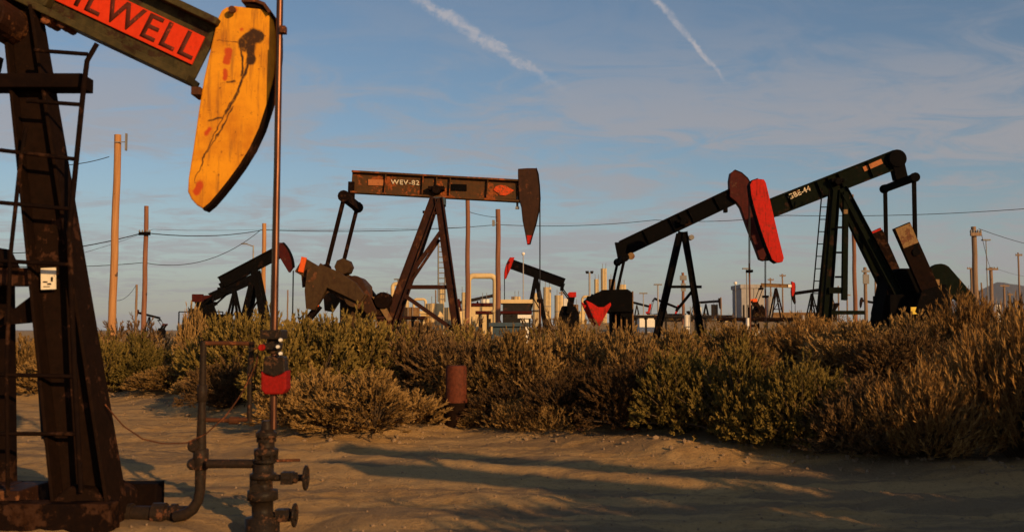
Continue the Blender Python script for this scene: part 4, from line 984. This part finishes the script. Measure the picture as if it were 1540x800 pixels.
shed(1101,1140,476,140,'darkbox','dark low shed at the foot of the grey plant buildings',win=2)
shed(1080,1095,479,100,'cream','small cream hut in front of the long dark shed',2,win=1)
shed(756,798,451,75,'darkbox','dark machinery shed behind the pole and small red headed pump',4,roof='cream')
shed(704,742,456,85,'cream','cream process building behind the large bent pipe',5,roof='maroon',win=3)
shed(741,790,486,40,'blue','low blue grey machine cover in the scrub below the dark shed',1.5,name='machine_cover',cat='machine cover')
shed(783,795,474,52,'white','small white electrical box at the foot of the thin lamp post',.6,name='electrical_box',cat='electrical box')
shed(566,604,466,90,'maroon','low red brown pipe rack building right of the brown gearbox',3,roof='darkbox',win=4)
shed(1330,1300,466,150,'darkbox','dark shed behind the green pump strut')if False else None
shed(1420,1470,470,160,'darkbox','dark low building between the green pump and the crossarm pole',6,win=2)
shed(990,1030,472,130,'darkbox','dark low building seen between the legs of the black pump',5,win=2)
shed(1150,1240,470,180,'tan','tan low building behind the distant red headed pump',6,win=4)
shed(855,880,468,130,'cream','small cream building left of the red counterweight',4,win=1)
shed(632,640,468,90,'cream','narrow cream control hut between the tan and cream tanks',3)
def valve_tree(px,topy,D,mat,label):
    s=D/F; X=xp(px,D); H=zp(topy,D)
    root=thing('valve_tree',(X,D,0),label,'valve tree','small wellheads in the field')
    MB().lathe((X,D,0),[(.12,0),(.12,H*.4),(.2,H*.42),(.2,H*.5),(.1,H*.52),(.1,H)],10).build('stem',M[mat],root)
    MB().tube((X-.5,D,H*.6),(X+.5,D,H*.6),.08,n=8).build('cross_pipe',M[mat],root)
    MB().lathe((X+.5,D,H*.6),[(.2,0),(.2,.05)],10,'x').build('handwheel',M[mat],root)
valve_tree(1128,462,62,'black_rust','dark wellhead valve tree below the bridle rods of the green pump')
valve_tree(1125,478,50,'white','small white capped valve tree in the scrub below the grey buildings')
valve_tree(1208,474,60,'palegrey','pale valve tree left of the green pump ladder base')
valve_tree(692,468,50,'cream','cream valve tree at the front leg of the brown pump')
valve_tree(712,476,48,'cream','small cream valve tree right of the dark red pole')
# litter on the road edge
def litter(px,py,D,size,mat,label,name='litter_scrap'):
    D=2171/(py-497)
    X=xp(px,D); z=ghs(X,D); rng=random.Random(px); mb=MB(); n=7
    ring=[Vector((X+math.cos(t)*size*(.6+.5*rng.random()),D+math.sin(t)*size*.6*(.6+.5*rng.random()),z+.015+.05*rng.random())) for t in [2*math.pi*i/n for i in range(n)]]
    c=Vector((X,D,z+.09*size/.1)); mb.add(ring+[c],[(i,(i+1)%n,n) for i in range(n)]); o=mb.build(name,mat,None,(X,D,z)); o['label']=label; o['category']='litter'
    md=o.modifiers.new('s','SOLIDIFY'); md.thickness=.006
litter(872,664,11.7,.05,M['plate_o'],'scrap of tan yellow litter at the far road edge')
litter(945,667,11.45,.06,M['red_dull'],'dull red scrap of litter at the far road edge')
litter(742,637,13.0,.06,M['paper'],'pale scrap of litter just right of the rusty pipe stub')
litter(990,668,11.1,.07,M['paper'],'small white scrap of litter at the edge of the dark bush')
# out of frame, right of the camera: an elevated flowline added to cast two shadow bands along the road
shade_rack=thing('pipe_rack',(2.9,4.3,0),'raised two pipe flowline rack added out of frame right of the camera to cast shadow bands','pipe rack','pipe racks in the oil field')
dv=Vector((.88,-.475,0)); S=Vector((2.95,4.25,0))
for z_,r0,s0 in((2.2,.24,0.),(2.9,.20,1.4)): MB().tube(S+dv*s0+Vector((0,0,z_)),S+dv*15+Vector((0,0,z_)),r0,n=14).build('pipe',M['pipe'],shade_rack)
for i in range(5):
    c=S+dv*(.9+i*3.3); MB().tube(c+Vector((.2,.3,0)),c+Vector((.2,.3,2.95)),.05,n=8).box(c+Vector((.1,.15,2.0)),(.3,.4,.06)).build('support',M['black_rust'],shade_rack)
# off to the right, out of frame: tall shrubs added to shade the right of the road
for i,(x,y,h,w) in enumerate([(5.2,5.0,1.3,2.2),(6.4,4.4,1.6,2.4),(7.6,3.7,1.5,2.4),(9.0,3.2,1.9,2.6),(6.9,6.2,1.9,2.4),(8.4,5.6,2.3,2.8),(10.0,5.0,2.5,3.0),(10.5,2.0,2.5,3.2),(12.0,3.8,2.6,3.2),(4.8,2.0,1.6,2.7),(6.0,1.3,2.5,2.9),(5.0,.3,2.4,2.8),(6.6,-1.0,2.7,3.0),(7.2,.3,2.5,2.8),(8.6,-.6,2.6,3.0)]):
    z0=ghs(x,y)-.03
    shrub(0,max(y,.01) if y>0 else .01,0,0,'tan','shrub') if False else None
    root=thing('shrub',(x,y,z0),'shrub added out of frame right of the camera to shade the road','shrub','shrubs added for shade beside the camera')
    V,Q,T,st=proto('green',i%3,1150); a,b=MESHC[('green',i%3,1150)]
    for c0 in(a,b):
        c=c0.copy(); C.objects.link(c); c.parent=root; c.scale=(w/2,w/2,h); c.rotation_euler=(0,0,i*1.3)

# ------------------------------------------------------------------ sky, sun
SUN_AZ=145.0; SUN_EL=15.5
w=bpy.data.worlds.new('World'); sc.world=w; w.use_nodes=True; nt=w.node_tree; N=nt.nodes; L=nt.links
sky=N.new('ShaderNodeTexSky'); sky.sky_type='NISHITA'; sky.sun_disc=False; sky.sun_elevation=R(SUN_EL); sky.sun_rotation=R(SUN_AZ); sky.ozone_density=2.2; sky.dust_density=.6
g=N.new('ShaderNodeTexCoord').outputs['Generated']
sp=N.new('ShaderNodeSeparateXYZ'); L.new(g,sp.inputs[0])
yy=math_(nt,'MAXIMUM',sp.outputs[1],.05); ahead=smooth(nt,sp.outputs[1],.1,.3)
U=math_(nt,'DIVIDE',sp.outputs[0],yy); V_=math_(nt,'DIVIDE',sp.outputs[2],yy)
# clouds live on a high flat layer
zz=math_(nt,'ADD',math_(nt,'MAXIMUM',sp.outputs[2],0.0),.10)
cb=N.new('ShaderNodeCombineXYZ'); L.new(math_(nt,'DIVIDE',sp.outputs[0],zz),cb.inputs[0]); L.new(math_(nt,'DIVIDE',sp.outputs[1],zz),cb.inputs[1])
mp=N.new('ShaderNodeMapping'); mp.inputs['Scale'].default_value=(.5,.75,1); mp.inputs['Rotation'].default_value=(0,0,R(-28)); mp.inputs['Location'].default_value=(1.3,.4,0); L.new(cb.outputs[0],mp.inputs[0])
c1=noise(nt,mp.outputs[0],1.1,8,.55,.8); c2=noise(nt,mp.outputs[0],5.5,9,.68,1.1)
cl=math_(nt,'MULTIPLY',smooth(nt,math_(nt,'ADD',math_(nt,'MULTIPLY',c1,.5),math_(nt,'MULTIPLY',c2,.5)),.41,.575),math_(nt,'SUBTRACT',1,math_(nt,'MULTIPLY',smooth(nt,sp.outputs[2],.18,.32),.85)))
def trail(x0,y0,x1,y1,wd,seed,fadein=.0):
    A_,B_=P(x0,y0,1),P(x1,y1,1); u0,v0,u1,v1=A_.x,A_.z-EYE,B_.x,B_.z-EYE; dx,dy=u1-u0,v1-v0; l=math.hypot(dx,dy); dx/=l; dy/=l
    cu=N.new('ShaderNodeCombineXYZ'); L.new(U,cu.inputs[0]); L.new(V_,cu.inputs[1]); cu.inputs[2].default_value=seed
    n1=noise(nt,cu.outputs[0],34,8,.72,.6); n2=noise(nt,cu.outputs[0],9,3,.5)
    du=math_(nt,'SUBTRACT',U,u0); dv=math_(nt,'SUBTRACT',V_,v0)
    t=math_(nt,'DIVIDE',math_(nt,'ADD',math_(nt,'MULTIPLY',du,dx),math_(nt,'MULTIPLY',dv,dy)),l)
    s_=math_(nt,'ADD',math_(nt,'MULTIPLY',du,-dy),math_(nt,'MULTIPLY',dv,dx))
    s_=math_(nt,'ADD',s_,math_(nt,'MULTIPLY',math_(nt,'SUBTRACT',n1,.5),wd*3.2)); s_=math_(nt,'ADD',s_,math_(nt,'MULTIPLY',math_(nt,'SUBTRACT',n2,.5),wd*1.1))
    wt=math_(nt,'MULTIPLY_ADD',t,-wd*.55,wd)
    prof=math_(nt,'SUBTRACT',1,smooth(nt,math_(nt,'DIVIDE',math_(nt,'ABSOLUTE',s_),wt),.1,1.15))
    ends=math_(nt,'MULTIPLY',smooth(nt,t,-.12,.02),math_(nt,'SUBTRACT',1,smooth(nt,t,.62,1.04)))
    n3=noise(nt,cu.outputs[0],70,8,.75,.8)
    body=math_(nt,'MULTIPLY',math_(nt,'MULTIPLY_ADD',smooth(nt,n2,.3,.65),.5,.5),math_(nt,'MULTIPLY_ADD',smooth(nt,n3,.36,.6),.6,.4))
    return math_(nt,'MULTIPLY',math_(nt,'MULTIPLY',prof,ends),math_(nt,'MULTIPLY',body,ahead))
t1=trail(600,-22,862,146,.0095,0.0); t2=trail(975,-14,1100,132,.0052,4.0)
hz=math_(nt,'SUBTRACT',1,smooth(nt,sp.outputs[2],.0,.16))
c_=mix(nt,math_(nt,'MULTIPLY',math_(nt,'MAXIMUM',cl,math_(nt,'MULTIPLY',hz,.62)),.74),sky.outputs[0],(4.3,4.05,4.2))
c_=mix(nt,math_(nt,'MULTIPLY',math_(nt,'MAXIMUM',t1,t2),.85),c_,(5.9,5.4,5.4))
L.new(c_,N['Background'].inputs[0]); N['Background'].inputs[1].default_value=.090
su=bpy.data.lights.new('sun','SUN'); su.energy=5.0; su.angle=R(.6); su.color=(1,.60,.25)
so=bpy.data.objects.new('sun',su); C.objects.link(so)
az=R(SUN_AZ); el=R(SUN_EL); tosun=Vector((math.sin(az)*math.cos(el),math.cos(az)*math.cos(el),math.sin(el)))
so.rotation_euler=tosun.to_track_quat('Z','Y').to_euler(); so.location=(10,-15,8)

hb=MB().box((0,3300,190),(18600,12900,420)); m,nt,N,L,bs=nmat('thin air'); N.remove(bs)
pv=N.new('ShaderNodeVolumePrincipled'); pv.inputs['Color'].default_value=(.75,.84,1,1); pv.inputs['Density'].default_value=4.5e-5; pv.inputs['Anisotropy'].default_value=.2
L.new(pv.outputs[0],N['Material Output'].inputs['Volume'])
ho=hb.build('haze',m); ho['kind']='stuff'; ho['label']='thin evening haze over the whole oil field'; ho['category']='haze'
# ------------------------------------------------------------------ camera
cam=bpy.data.cameras.new('camera'); co=bpy.data.objects.new('camera',cam); C.objects.link(co); sc.camera=co
cam.sensor_width=36; cam.lens=36*F/1540; cam.clip_end=30000
co.location=(0,0,EYE); co.rotation_euler=(math.pi/2+TH,0,0)
cam.dof.use_dof=True; cam.dof.focus_distance=27; cam.dof.aperture_fstop=2.8
vs=sc.view_settings; vs.view_transform='Standard'; vs.look='None'; vs.exposure=-.06; vs.gamma=1; vs.use_curve_mapping=False
sc.cycles.max_bounces=5; sc.cycles.diffuse_bounces=3; sc.cycles.transparent_max_bounces=6
sc.cycles.use_denoising=True
